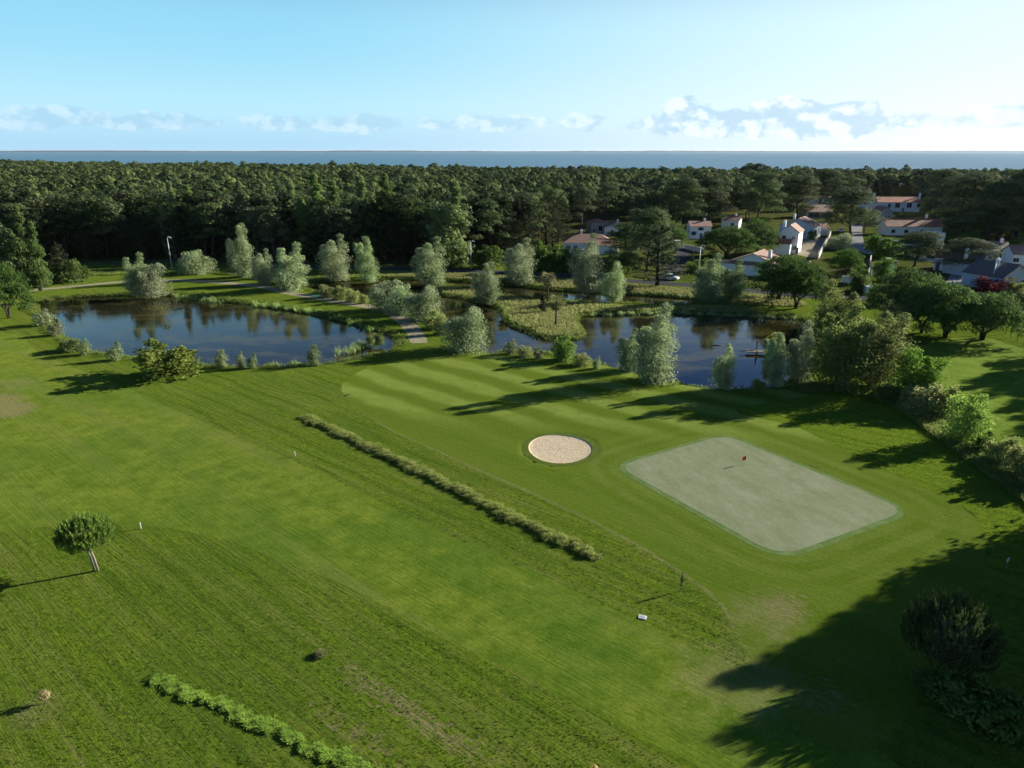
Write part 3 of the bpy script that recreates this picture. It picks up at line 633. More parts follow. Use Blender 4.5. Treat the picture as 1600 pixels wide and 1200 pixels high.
def t_dome(nl=8200, h=8.0, w=10.0, trunk=0.32, size=0.42, leafm=None, thick=0.72):
    t = Tree(); base = h * (1 - thick)
    for j in range(3):
        a = j * 2.1 + 0.4; t.T.tube([(0.1 * math.cos(a), 0.1 * math.sin(a), 0), (0.3 * math.cos(a), 0.3 * math.sin(a), base * 0.6), (w * 0.2 * math.cos(a), w * 0.2 * math.sin(a), base + 1.0), (w * 0.28 * math.cos(a), w * 0.28 * math.sin(a), h * 0.78)], (0.22, 0.18, 0.12, 0.05), 6)
    k = 46; n = nl // k
    for i in range(k):
        z = (i + 0.5) / k; a = i * 2.39996; rr = math.sqrt(1 - z * z) if z < 1 else 0
        c = np.array([math.cos(a) * rr * w * 0.42, math.sin(a) * rr * w * 0.42, base + z * h * thick * 0.86]) + rng.normal(size=3) * 0.3
        if z < 0.12: c[2] -= 0.3
        C, N = ellip(c, np.array([1.35, 1.35, 1.0]) * w / 10 * (0.8 + 0.5 * rng.random()), n, 0.5, 0.6, 0.5, top=True)
        t.add(C, N, size, 0.4, up=np.array([0, 0, 1.2]))
    C, N = ellip((0, 0, base + 0.35 * h * thick), (w * 0.36, w * 0.36, h * thick * 0.3), nl // 6, 0.8); t.add(C, N, size * 1.3, 0.6)
    return t.done(leafm or M['stone'], M['bark'])
def t_bare(h=4.0, w=5.0):
    t = Tree(); mb = MB()
    for i in range(46):
        a = rng.random() * 6.28; r = w * 0.5 * rng.random() ** 0.6; tip = np.array([math.cos(a) * r, math.sin(a) * r, h * (1 - 0.35 * (r / w * 2) ** 2) * (0.75 + 0.3 * rng.random())])
        m = tip * 0.5 + rng.normal(size=3) * 0.25; m[2] = tip[2] * 0.45
        mb.tube([(0, 0, 0), m, tip], (0.05, 0.03, 0.01), 3)
        for k in range(5):
            s = m + (tip - m) * rng.random(); e = s + rdir(1)[0] * 0.8 + np.array([0, 0, 0.5]); mb.tube([s, (s + e) / 2 + rng.normal(size=3) * .05, e], (0.018, 0.012, 0.006), 3)
    t.trunk = mb.mesh('twigs', M['twig']); t.crown = None; t.h = h; t.w = w; return t
def t_candle(h=3.6, w=4.0, n=520, leafm=None, stems=2):
    """young pine: an open crown of upright candle shoots"""
    t = Tree(); base = h * (0.36 if stems > 1 else 0.08)
    for j in range(stems):
        x = 0.14 * (1 if j else -1); t.T.tube([(x, 0, 0), (x - 0.12, 0, base * 0.7), (x - 0.35, 0, base + 0.5), (x * 3 - 0.3, 0.1, h * 0.8)], (0.085, 0.075, 0.06, 0.02), 6)
    d = rdir(n); d[:, 2] = np.abs(d[:, 2]) * 1.2 - 0.42; d = unit(d)
    rad = 0.62 + 0.38 * rng.random(n)
    b = np.array([-0.3, 0, base + (h - base) * 0.42]) + d * np.array([w / 2, w / 2, (h - base) * 0.52]) * rad[:, None]
    for i in range(0, n, 9):
        t.T.tube([(-0.25, 0, base + 0.35), (b[i] + np.array([-0.25, 0, base + 0.4])) / 2, b[i]], (0.035, 0.025, 0.012), 3)
    ln = 0.45 + 0.4 * rng.random(n)
    ax = unit(d * 0.42 + np.array([0, 0, 1.0])); per = 16
    C = []; U = []
    for k in range(per):
        f = (k + 0.5) / per; a = k * 2.4
        o = unit(np.cross(ax, rdir(n)))
        C.append(b + ax * (ln * f)[:, None] + o * 0.055 * (1.25 - f)); U.append(o * 0.3 + ax)
    C = np.vstack(C); U = np.vstack(U); N = np.cross(U, rdir(len(C)))
    s = 0.24; N = unit(N); U = unit(U - N * np.sum(U * N, 1, keepdims=True)); Vv = np.cross(N, U)
    t.L.append(np.stack([C - U * s * .3, C + Vv * 0.035, C + U * s * 1.0, C - Vv * 0.035], 1).reshape(-1, 3))
    C, N = ellip((-0.3, 0, base + (h - base) * 0.42), (w * 0.34, w * 0.34, (h - base) * 0.3), 500, 0.7); t.add(C, N, 0.3, 0.3)
    return t.done(leafm or M['young'], M['paleb'])

LIB = {}
LIB['pine'] = [t_pine() for _ in range(5)]
LIB['puff'] = [t_puff() for _ in range(8)]
LIB['pinebig'] = [t_pine(7600, 15.0, 4.8, 0.27, 0.42) for _ in range(3)]
LIB['cypress'] = [t_cypress() for _ in range(3)]
LIB['willow'] = [t_lobed(s, 15000, 10, 6.2, 0.30, 0.36, M['willow'], M['paleb'], wind=wd, low=0.06, taper=0.58, per=11, fat=0.31) for s, wd in ((4, 1.2), (5, 1.0), (3, 1.5), (6, 0.8))]
LIB['willowbush'] = [t_lobed(7, 9000, 5, 5.6, 0.25, 0.36, M['willow'], M['paleb'], wind=0.5, low=0.05, taper=0.55, per=6, stemr=0.07) for _ in range(3)]
LIB['poplar'] = [t_lobed(s, 15000, 17, 6.5, 0.44, 0.6, M['poplar'], M['paleb'], wind=0.5, low=0.08, taper=0.6, stemr=0.2, per=14, fat=0.25) for s in (4, 3)]
LIB['birch'] = [t_lobed(7, 15000, 13, 11.5, 0.36, 0.5, M['birch'], M['paleb'], wind=0.3, low=0.20, taper=0.6, stemr=0.16, per=11, fat=0.22, upright=0.1) for _ in range(2)]
LIB['stone'] = [t_dome() for _ in range(3)]
LIB['broad'] = [t_lobed(6, 4200, 5, 6, 0.40, 0.6, M['broad'], M['bark'], low=0.22, taper=0.6, per=6, upright=0.1, fat=0.26) for _ in range(2)]
LIB['bush'] = [t_lobed(6, 2600, 3, 4.2, 0.30, 0.6, M['broad'], M['bark'], low=0.02, taper=0.55, per=4, upright=0.2, stemr=0.05) for _ in range(3)]
LIB['bright'] = [t_lobed(6, 6500, 6, 5.4, 0.26, 0.55, M['bright'], M['paleb'], low=0.06, taper=0.55, per=7, upright=0.2, stemr=0.06) for _ in range(2)]
LIB['lime'] = LIB['bright']
LIB['bright'] = [t_lobed(6, 6500, 6, 5.4, 0.28, 0.55, M['mid'], M['paleb'], low=0.06, taper=0.55, per=7, upright=0.2, stemr=0.06) for _ in range(2)]
LIB['spread'] = [t_lobed(7, 5200, 5, 8.5, 0.42, 0.6, M['spread'], M['bark'], low=0.30, taper=0.6, per=6, upright=0.1, fat=0.2, stemr=0.09)]
LIB['olive'] = [t_lobed(6, 3200, 3, 4.2, 0.26, 0.5, M['olive'], M['bark'], low=0.02, taper=0.55, per=4, upright=0.2, stemr=0.05) for _ in range(2)]
LIB['silver'] = [t_lobed(4, 1500, 2.4, 2.0, 0.24, 0.34, M['silver'], M['bark'], wind=0.5, low=0.04, taper=0.6, per=5, stemr=0.04) for _ in range(3)]
LIB['red'] = [t_lobed(6, 2200, 3.5, 5, 0.32, 0.6, M['red'], M['bark'], low=0.05, taper=0.55, per=4, upright=0.2, stemr=0.05)]
LIB['bare'] = [t_bare()]
LIB['column'] = [t_lobed(1, 1400, 4, 1.3, 0.22, 0.4, M['cypress'], M['bark'], low=0.03, taper=0.7, per=9, fat=0.42, stemr=0.06)]
NAMES = dict(pine=('pine_tree', 'pine tree'), pinebig=('pine_tree', 'pine tree'), cypress=('cypress_tree', 'cypress tree'), willow=('willow_tree', 'willow tree'), willowbush=('willow_bush', 'willow bush'), poplar=('poplar_tree', 'poplar tree'), birch=('birch_tree', 'birch tree'), stone=('stone_pine', 'stone pine'), broad=('broadleaf_tree', 'tree'), bush=('leafy_bush', 'bush'), bright=('leafy_tree', 'tree'), lime=('leafy_tree', 'tree'), spread=('broadleaf_tree', 'tree'), olive=('leafy_bush', 'bush'), silver=('willow_shrub', 'shrub'), red=('plum_tree', 'plum tree'), bare=('bare_shrub', 'shrub'), column=('columnar_cypress', 'cypress'))
def place(kind, var, X, Y, h, w, label, group=None, rot=None, z=0.0, parts=True):
    p = LIB[kind][var % len(LIB[kind])]; nm, cat = NAMES[kind]
    e = empty(nm, (X, Y, z), 0); s = h / p.h; sw = w / p.w * (0.79 if kind in ('willow', 'silver') else 1.0)
    e.scale = (sw, sw, s)
    wind = kind in ('willow', 'willowbush', 'poplar', 'silver')
    e.rotation_euler.z = (rng.normal() * 0.25 if wind else rng.random() * 6.28) if rot is None else rot
    tag(e, label, cat, group)
    if p.crown: link(bpy.data.objects.new('crown', p.crown), e)
    link(bpy.data.objects.new('trunk' if p.crown else 'twigs', p.trunk), e)
    return e
def tree(kind, px, py, top, wpx, label, var=0, group=None, rot=None, dz=0.0):
    X, Y = P(px, py, dz); h = zat(Y, top) - dz; wm = wpx * mpp(Y)
    # the crown's far half hides a little of the height from above, so trim it
    return place(kind, var, X, Y, h, wm, label, group, rot, dz)

def place_words(x, y):
    px, _ = proj(x, y)
    for lim, t in ((60, 'at the far left'), (180, 'between the poplars and the left lamp post'), (290, 'behind the left lamp post'), (360, 'behind the dense round green bush'), (440, 'behind the tall willow by the path'), (500, 'behind the pale willow with white trunks'), (560, 'behind the rounded willow'), (620, 'behind the windswept slim willow'), (700, 'behind the broad dense willow'), (760, 'around the middle lamp post'), (830, 'behind the shady roadside willow'), (900, 'behind the roadside hedge'), (970, 'behind the long hipped house'), (1070, 'behind the dark cypress by the road'), (1150, 'behind the house with blue windows'), (1250, 'left of the pink-roofed house'), (1330, 'behind the pink-roofed house'), (1440, 'behind the house with three windows')):
        if px < lim: return t
    return 'in the grove at the far right'
# willows and shrubs round the ponds -----------------------------------
WG = 'silvery willows round the ponds'
for a in [
 ('willow', 222, 461, 393, 44, 'pair-stemmed silvery willow leaning left on the north bank of the left pond', 0),
 ('willowbush', 240, 462, 410, 42, 'low silvery willow bush right of the leaning willow on the left pond bank', 0),
 ('willow', 384, 433, 348, 44, 'tall silvery willow nearest the white lamp post left of the gravel path', 1),
 ('willow', 414, 444, 388, 38, 'small round willow tucked between two taller willows beside the gravel path', 3),
 ('willow', 463, 453, 377, 56, 'broad pale willow with white trunks at the bend of the gravel path', 0),
 ('willow', 527, 438, 365, 54, 'rounded silvery willow at the west end of the narrow back pond', 3),
 ('willow', 578, 441, 369, 42, 'windswept slim willow immediately right of the rounded one on the back pond', 2),
 ('willow', 676, 446, 369, 58, 'broad dense willow on the far bank left of the middle lamp post', 3),
 ('willow', 764, 474, 408, 48, 'yellowish willow on the dry grass island near the palms', 1),
 ('willow', 815, 444, 371, 56, 'shady willow on the far bank behind the palms beside the road', 3),
 ('willow', 920, 456, 364, 60, 'tall round willow on the far bank below the hipped house', 3),
 ('willow', 961, 470, 408, 44, 'shorter willow touching the tall round one beside the back pond', 1),
 ('willow', 1113, 470, 394, 56, 'large willow east of the back pond, left of a twin pair below the white bungalow', 0),
 ('willow', 1148, 467, 406, 52, 'shorter willow of the twin pair below the white bungalow', 3),
 ('willow', 1030, 595, 472, 78, 'biggest feathery willow on the near shore of the right pond with a white trunk', 0),
 ('willow', 986, 578, 513, 46, 'smaller willow leaning on the left side of the biggest near-shore willow', 3),
 ('willow', 1132, 608, 537, 44, 'slim open young willow standing alone on the near shore of the right pond', 1),
 ('willow', 1213, 603, 520, 48, 'silvery willow on the east corner of the right pond behind the jetty', 2),
 ('willow', 1252, 594, 500, 52, 'taller silvery willow between the jetty corner and the big birches', 0),
]: tree(a[0], a[1], a[2], a[3], a[4], a[5], a[6], WG)
for a in [
 ('willowbush', 728, 546, 476, 66, 'big round willow bush where the isthmus meets the right pond', 1),
 ('willowbush', 606, 484, 436, 50, 'leftmost bush of the willow row along the gravel isthmus', 0),
 ('willowbush', 634, 490, 442, 44, 'middle bush of the willow row along the gravel isthmus', 2),
 ('willowbush', 662, 500, 443, 54, 'rightmost and fullest bush of the willow row along the gravel isthmus', 1),
]: tree(a[0], a[1], a[2], a[3], a[4], a[5], a[6], 'willow bushes round the ponds')
SG = 'small shrubs along the pond banks'
for i, a in enumerate([
 ('silver', 72, 508, 482, 34, 'silvery shrub at the left tip of the left pond'), ('silver', 88, 524, 498, 26, 'low silvery shrub just below the one at the left pond tip'),
 ('bush', 113, 548, 527, 34, 'bright green low bush on the left pond bank beside a silvery shrub'), ('silver', 135, 554, 529, 24, 'silvery shrub right of the low green bush on the left pond bank'),
 ('silver', 181, 563, 533, 26, 'silvery shrub alone left of the spreading tree by the left pond'), ('silver', 347, 574, 545, 24, 'silvery shrub first to the right of the spreading tree on the near bank'),
 ('silver', 378, 575, 548, 15, 'left one of two tiny silvery shrubs on the left pond near bank'), ('silver', 395, 575, 551, 17, 'right one of two tiny silvery shrubs on the left pond near bank'),
 ('silver', 491, 570, 537, 26, 'silvery shrub on a single stem at the near shore of the left pond'),
 ('olive', 512, 465, 443, 26, 'yellow-green shrub leftmost beside the gravel path at the back pond'), ('olive', 532, 468, 445, 24, 'second yellow-green shrub beside the gravel path at the back pond'),
 ('olive', 553, 472, 449, 22, 'third yellow-green shrub beside the gravel path at the back pond'), ('olive', 569, 474, 459, 13, 'smallest yellow-green shrub beside the gravel path at the back pond'),
 ('olive', 676, 513, 484, 34, 'yellowish shrub at the foot of the fullest willow bush on the isthmus'), ('olive', 690, 522, 496, 22, 'yellowish shrub between the willow row and the big round willow bush'),
 ('silver', 800, 553, 529, 24, 'pale shrub on the near shore left of the small green tree'), ('olive', 820, 557, 540, 24, 'yellowish shrub between the pale shrub and the small green tree'),
 ('silver', 842, 560, 541, 20, 'low pale shrub just left of the small green tree on the near shore'), ('olive', 908, 570, 551, 26, 'yellowish shrub right of the small green tree on the near shore'),
 ('silver', 932, 576, 556, 16, 'wispy pale shrub on the near shore left of the biggest willow'), ('olive', 787, 494, 476, 16, 'small shrub on the west tip of the dry grass point'),
 ('olive', 1185, 612, 590, 20, 'small shrub at the east corner of the near shore'), ('olive', 1208, 556, 520, 26, 'yellowish shrub behind the silvery willows at the jetty'),
 ('olive', 578, 536, 523, 11, 'tiny shrub in the reeds at the right end of the left pond'), ('bush', 592, 538, 519, 18, 'green shrub standing in the shallow right end of the left pond'),
]): tree(a[0], a[1], a[2], a[3], a[4], a[5], i, SG)
# other single trees and bushes -----------------------------------------
for i, a in enumerate([
 ('poplar', 10, 452, 292, 44, 'tallest poplar at the left edge of the photo', 0), ('poplar', 42, 451, 320, 36, 'middle poplar of the group at the left edge', 1), ('poplar', 66, 449, 345, 28, 'right and slimmest poplar of the group at the left edge', 0), ('poplar', -20, 455, 300, 46, 'outermost poplar cut by the left edge', 1),
 ('cypress', 98, 440, 378, 34, 'small dark feathery cypress right of the poplars', 0),
 ('stone', 14, 497, 409, 72, 'dark round-crowned pine at the left tip of the left pond', 0),
 ('bush', 110, 441, 402, 40, 'bright green bush between the poplars and the forest', 0), ('bush', 87, 441, 408, 26, 'green bush at the foot of the slim poplar', 1), ('bush', 130, 434, 415, 20, 'small bright bush left of the wire fence', 2),
 ('willowbush', 310, 427, 389, 50, 'dense round green bush right of the left lamp post', 2),
 ('spread', 271, 584, 535, 96, 'spreading yellow-green tree on the near bank of the left pond', 0),
 ('bright', 880, 562, 519, 36, 'small bushy green tree on the near shore of the right pond', 1),
 ('birch', 1294, 560, 438, 74, 'rear birch beside the right pond, behind the two pale-trunked ones', 0), ('birch', 1312, 606, 478, 80, 'left big birch with a pale trunk at the corner of the right pond', 1), ('birch', 1362, 605, 484, 98, 'right big birch with a pale trunk at the corner of the right pond', 0),
 ('bright', 1426, 628, 546, 66, 'mid-green leafy tree right of the big birches', 0), ('olive', 1440, 645, 598, 56, 'brownish green bush in front of the leafy tree in the hedge', 0), ('olive', 1472, 648, 600, 44, 'brownish green bush left of the bright lime tree', 1),
 ('lime', 1504, 691, 612, 60, 'bright lime-green tree standing in the right hedge', 0),
 ('bush', 1536, 706, 675, 34, 'low dark bush right of the lime-green tree', 0), ('olive', 1562, 722, 680, 46, 'wispy brown-green bush in the right hedge', 1), ('olive', 1592, 744, 693, 46, 'pale wispy bush in the right hedge at the photo edge', 0), ('bush', 1618, 760, 706, 50, 'outermost bush of the right hedge', 1), ('bush', 1386, 626, 596, 40, 'dark low bush under the right birch', 2),
 ('stone', 1217, 470, 395, 84, 'left stone pine of the pair behind the right pond', 1), ('stone', 1243, 482, 400, 88, 'right stone pine of the pair behind the right pond', 2),
 ('stone', 1418, 505, 414, 108, 'broad stone pine rearmost in the right cluster', 0), ('stone', 1476, 527, 440, 108, 'stone pine in the middle of the right cluster', 1), ('stone', 1534, 531, 452, 112, 'stone pine with a bare trunk at the right of the cluster', 2), ('stone', 1440, 520, 432, 80, 'low stone pine squeezed inside the right cluster', 0),
 ('bare', 1392, 522, 468, 66, 'leafless grey shrub between the birches and the stone pines', 0),
 ('bright', 1368, 478, 440, 34, 'light green bush beside the white van', 1), ('bush', 1340, 456, 419, 36, 'dark bush in front of the pergola garden', 0),
 ('stone', 1320, 428, 386, 50, 'small stone pine in the garden beside the lane', 2), ('willowbush', 1312, 390, 363, 34, 'greyish round garden tree beside the boundary wall', 1),
 ('broad', 1380, 402, 365, 48, 'dark garden tree left of the long orange roof', 1), ('pinebig', 1428, 417, 360, 66, 'open garden pine in front of the long orange roof', 0), ('pinebig', 1498, 425, 370, 84, 'wide garden pine above the concrete drive', 1),
 ('bright', 1377, 440, 402, 30, 'small light green tree against the white garden wall', 0), ('pinebig', 1330, 372, 292, 84, 'large dark pine between the two-storey house and the lane', 2), ('pinebig', 1350, 362, 325, 44, 'smaller pine at the foot of the large one beside the lane', 0),
 ('pinebig', 1010, 425, 322, 78, 'large dark pine in front of the garden tower house', 1), ('cypress', 1027, 448, 348, 74, 'dark cypress with a bare trunk standing on the dry bank by the road', 1), ('pinebig', 975, 415, 345, 60, 'dark pine behind the cypress above the road', 0),
 ('stone', 1135, 402, 350, 86, 'low wide dark pine left of the white bungalow', 0), ('stone', 1182, 398, 343, 60, 'dark pine behind the roof of the white bungalow', 1),
 ('red', 1545, 455, 430, 46, 'dark red plum tree in front of the shade-tinted bungalow', 0), ('olive', 1588, 458, 440, 26, 'garden shrub right of the palm at the bungalow', 0), ('bush', 1600, 474, 455, 34, 'dark bush at the right edge by the fence', 1),
 ('bush', 1582, 398, 370, 44, 'round green bush behind the bungalow roofs', 2), ('broad', 1606, 395, 362, 44, 'outer round green bush behind the bungalow roofs', 0), ('bright', 1505, 385, 368, 26, 'yellow-green bush under the tall pines', 1), ('olive', 1523, 442, 420, 26, 'shrub beside the concrete drive', 1),
 ('bush', 1084, 425, 408, 30, 'light green bush by the lane lamp', 0), ('bush', 1246, 372, 352, 16, 'small bush against the two-storey house', 0), ('bush', 1268, 374, 358, 14, 'small bush against the garage wing', 1),
 ('bush', 1455, 1075, 1046, 60, 'shaded small bush left of the dark young pine foot', 0), ('bush', 1500, 1100, 1052, 90, 'shaded low bush at the foot of the dark young pine', 1), ('bush', 1560, 1130, 1075, 110, 'shaded bush at the lower right corner behind the young pine', 0),
 ('column', 848, 488, 459, 11, 'small dark columnar cypress between the two palms', 0),
 ('bush', 830, 424, 386, 30, 'leftmost yellow-green bush of the hedge along the road', 0), ('bush', 848, 424, 372, 34, 'second yellow-green bush of the hedge along the road', 1), ('bush', 870, 424, 380, 34, 'third yellow-green bush of the hedge along the road', 2), ('bush', 893, 425, 386, 34, 'fourth yellow-green bush of the hedge along the road', 0), ('bush', 915, 425, 392, 34, 'fifth yellow-green bush of the hedge below the hipped house', 1), ('bush', 945, 428, 396, 36, 'rightmost yellow-green bush of the hedge below the hipped house', 2),
 ('broad', 702, 419, 385, 36, 'low bush at the forest edge behind the middle lamp post', 0), ('broad', 760, 419, 380, 44, 'dark bush at the forest edge right of the middle lamp post', 1),
 ('bush', 1578, 500, 478, 34, 'bright bush beside the wire fence at the far right', 0),
 ('broad', 1300, 348, 330, 20, 'small tree beside the pink-roofed house', 1), ('broad', 1236, 330, 305, 34, 'green tree left of the pink-roofed house', 0), ('bush', 1330, 318, 300, 30, 'bush behind the large dark pine', 0),
 ('pinebig', 1180, 350, 268, 62, 'tall pine with a bare trunk behind the white bungalow', 2), ('pinebig', 1245, 340, 272, 60, 'tall pine with a bare trunk left of the pink-roofed house', 0), ('pinebig', 1110, 355, 275, 66, 'tall pine beside the house with blue shutters', 1), ('pinebig', 1060, 360, 277, 66, 'tall pine left of the house with blue shutters', 2), ('pinebig', 1280, 318, 262, 56, 'tall pine behind the pink-roofed house', 1),
 ('pinebig', 1500, 375, 268, 84, 'left tall pine of the grove above the bungalows', 0), ('pinebig', 1540, 382, 280, 88, 'middle tall pine of the grove above the bungalows', 1), ('pinebig', 1585, 380, 262, 90, 'right tall pine of the grove above the bungalows', 2), ('pinebig', 1625, 388, 275, 90, 'outermost pine of the grove above the bungalows', 0), ('pinebig', 1488, 345, 275, 66, 'pine right of the house with three dark windows', 2), ('pinebig', 1462, 318, 262, 60, 'pine behind the house with three dark windows', 1),
 ('poplar', 708, 416, 280, 54, 'tall light green tree rising above the dark forest edge', 0),
 ('pine', 905, 368, 290, 52, 'pine left of the orange-roofed tower house', 1), ('pine', 945, 352, 283, 50, 'pine behind the orange-roofed tower house', 2),
]): tree(a[0], a[1], a[2], a[3], a[4], a[5], a[6])
for a in ((236,415,282,26),(262,414,288,30),(352,414,282,36),(385,414,286,34),(430,413,277,36),(470,413,270,40),(505,414,280,36),(548,415,272,40),(590,415,270,42)):
    X, Y = P(*a[:2]); Y += 14 + 5 * rng.random(); h = zat(Y, a[2]); place('poplar', rng.integers(2), X, Y, h, a[3] * mpp(Y) * 1.1, f'pale green poplar rising from the dark forest {place_words(X, Y)}', 'pale poplars in the forest edge')

KEEP = [(880,350,968,392),(922,333,978,358),(1078,350,1110,374),(1128,338,1154,353),(1120,380,1217,430),(1203,325,1299,402),(1257,306,1305,340),(1358,305,1438,349),(1380,346,1474,386),(1462,400,1488,424),(1508,385,1600,456),(1274,358,1300,404),(1046,385,1070,442),(1486,410,1522,444),(1322,345,1350,378),(1360,404,1398,446),(1340,440,1362,460),(1235,366,1296,404),(990,425,1170,446),(1310,420,1360,446)]
def blocked(x, y, h, w_, trunk=0.45):
    x0, yt = proj(x, y, h); _, yb = proj(x, y, h * trunk); ww = w_ / mpp(y) / 2; gx, gy = proj(x, y, 0)
    return any(x0 + ww > a and x0 - ww < c and yb > b and yt < d for a, b, c, d in KEEP) or any(a - 2 < gx < c + 2 and b < gy < d + 2 for a, b, c, d in KEEP)
# the forest: near trees one by one, the far wood as one mass ------------
def scatter():
    pts = []
    y = 205.0
    while y < 1500:
        st = 6.8 if y < 420 else 8.4 if y < 700 else 10.5
        hw = y * 0.80 + 30; xs = np.arange(-hw, hw, st)
        for x in xs: pts.append((x + rng.normal() * st * 0.5, y + rng.normal() * st * 0.5))
        y += st * 0.9
    p = np.array(pts); return p[inforest(p[:, 0], p[:, 1])]
pts = scatter(); pts = np.array([q for q in pts if q[1] > 560 or q[0] < 15 or not blocked(q[0], q[1], 15, 6.5, 0.5)])
def row_words(d): return 'first row' if d < 8 else 'second row' if d < 16 else 'third row' if d < 25 else 'inner rows'
HPOS = [(919,395,'the long hipped house'),(937,366,'the grey tower house'),(1094,373,'the house with blue windows'),(1140,357,'the glimpsed white gable house'),(1055,388,'the small cream garage'),(1174,430,'the white bungalow'),(1225,396,'the two-storey white house'),(1277,368,'the garage wing'),(1279,341,'the pink-roofed house'),(1403,331,'the house with three windows'),(1427,368,'the long orange-roofed house'),(1474,423,'the annex at the concrete drive'),(1320,428,'the small stone pine garden'),(1536,432,'the left shade-tinted bungalow'),(1585,453,'the right shade-tinted bungalow'),(1340,350,'the top of the concrete lane'),(1480,340,'the tall pine grove')]
def house_words(x, y):
    best = min(HPOS, key=lambda h: np.hypot(*(P(h[0], h[1]) - (x, y)))); q = P(best[0], best[1]); dx, dy = x - q[0], y - q[1]
    return ('right of ' if dx > 0 else 'left of ') + best[2] if abs(dx) > abs(dy) else ('behind ' if dy > 0 else 'in front of ') + best[2]
def garden_scatter():
    n = 0; tries = 0; placed = []; 
    lo, hi = village.min(0), village.max(0)
    labs = dict(pinebig='broad dark garden pine', pine='slender dark garden pine', broad='dark leafy garden tree', bush='low garden bush', stone='low rounded garden pine')
    while n < 250 and tries < 9000:
        tries += 1; p = lo + rng.random(2) * (hi - lo)
        if sdist(p[:1], p[1:], village)[0] > -2 or ldist(p[:1], p[1:], road)[0] < 4.5: continue
        if abs(p[0]) > p[1] * 0.72 + 12: continue
        kind = ['pine', 'pinebig', 'broad', 'bush', 'stone', 'pine'][rng.integers(6)]
        h, w_ = dict(pine=(12.5, 7.5), pinebig=(13, 9), broad=(5.5, 6.5), bush=(2.6, 4.2), stone=(6, 8))[kind]; k = 0.8 + 0.4 * rng.random(); h *= k; w_ *= k
        if placed and min(math.hypot(p[0] - a, p[1] - b) for a, b in placed) < 4.0: continue
        x0, yt = proj(p[0], p[1], h); _, yb = proj(p[0], p[1], h * 0.4 if 'pine' in kind else 0); ww = w_ / mpp(p[1]) / 2
        if any(x0 + ww > a and x0 - ww < c and yb > b and yt < d for a, b, c, d in KEEP): continue
        gx, gy = proj(p[0], p[1], 0)
        if any(a - 2 < gx < c + 2 and b < gy < d + 2 for a, b, c, d in KEEP): continue
        placed.append(tuple(p)); n += 1
        lb = labs[kind] + ' ' + house_words(*p); place(kind, n, p[0], p[1], h, w_, lb, lb + ' (group)')
    print('garden trees', n)
garden_scatter()
depth = fdepth(pts[:, 0], pts[:, 1])
order = np.argsort(depth / 2.0 + pts[:, 1] * 0.25); pts = pts[order]; depth = depth[order]
near = pts[:330]; far = pts[330:]; far = far[rng.random(len(far)) < 0.93]
nc = 0
for i, (x, y) in enumerate(near):
    d = depth[i]
    if abs(x / (y * 0.95 + 10)) > 0.80: kind = None
    if x < 25 and d < 26 and rng.random() < 0.62:
        h = (12.5 if d < 8 else 17) + 4 * rng.random(); place('cypress', rng.integers(3), x, y, h, h * 0.62, f'dark feathery cypress, {row_words(d)} of the forest {place_words(x, y)}', f'cypresses of the forest, {row_words(d)}, {place_words(x, y)}')
    else:
        h = (16 if x < 25 else 13) + 3.5 * rng.random(); place('pine', rng.integers(5), x, y, h, h * 0.54, f'dark maritime pine, {row_words(d)} of the forest {place_words(x, y)}', f'maritime pines of the forest, {row_words(d)}, {place_words(x, y)}')
def far_wood(p):
    vs = [np.vstack(t.L).reshape(-1, 4, 3) for t in LIB['puff']]; Vall = []; TV = []; 
    z_h = 13.0 + 5.5 * rng.random(len(p)) ** 1.2 + 1.2 * np.sin(p[:, 0] * 0.02) * np.sin(p[:, 1] * 0.017)
    z_h = z_h + 3.2 * (rng.random(len(p)) > 0.94)
    px_, _ = proj(p[:, 0], p[:, 1]); lowk = (p[:, 1] > 430) & (px_ > 950)
    p = np.vstack([p, p[lowk] + rng.normal(size=(lowk.sum(), 2)) * 3]); z_h = np.r_[z_h, 6 + 3 * rng.random(lowk.sum())]
    for (x, y), h in zip(p, z_h):
        t = vs[rng.integers(8)]; keep = 380 if y < 380 else 230 if y < 650 else 120
        q = t[rng.choice(len(t), keep, replace=False)]
        c = q.mean(1, keepdims=True); k = (400 / len(q)) ** 0.5 * (1.0 if y < 380 else 1.0)
        q = c + (q - c) * k
        s = h / 14.0 if h > 10 else h / 11.0; a = rng.random() * 6.28; ca, sa = math.cos(a), math.sin(a)
        sx = s * (0.95 if y < 500 else 1.1) * (0.75 + 0.85 * rng.random() ** 1.3)
        Vall.append((np.stack([(q[..., 0] * ca - q[..., 1] * sa) * sx + x, (q[..., 0] * sa + q[..., 1] * ca) * sx + y, q[..., 2] * s], -1)).reshape(-1, 3))
    V = np.vstack(Vall); me = qmesh('far_forest', V, quads(V), M['forest']); o = link(bpy.data.objects.new('far_forest', me))
    at = me.attributes.new('tree_value', 'FLOAT', 'POINT'); at.data.foreach_set('value', np.concatenate([np.full(len(v), rng.random() ** 1.5, np.float32) for v in Vall]))
    tag(o, 'dense pine forest stretching from behind the ponds to the sea', 'forest', kind='stuff')
    print('far trees', len(p), 'quads', len(V) // 4)
far_wood(far)

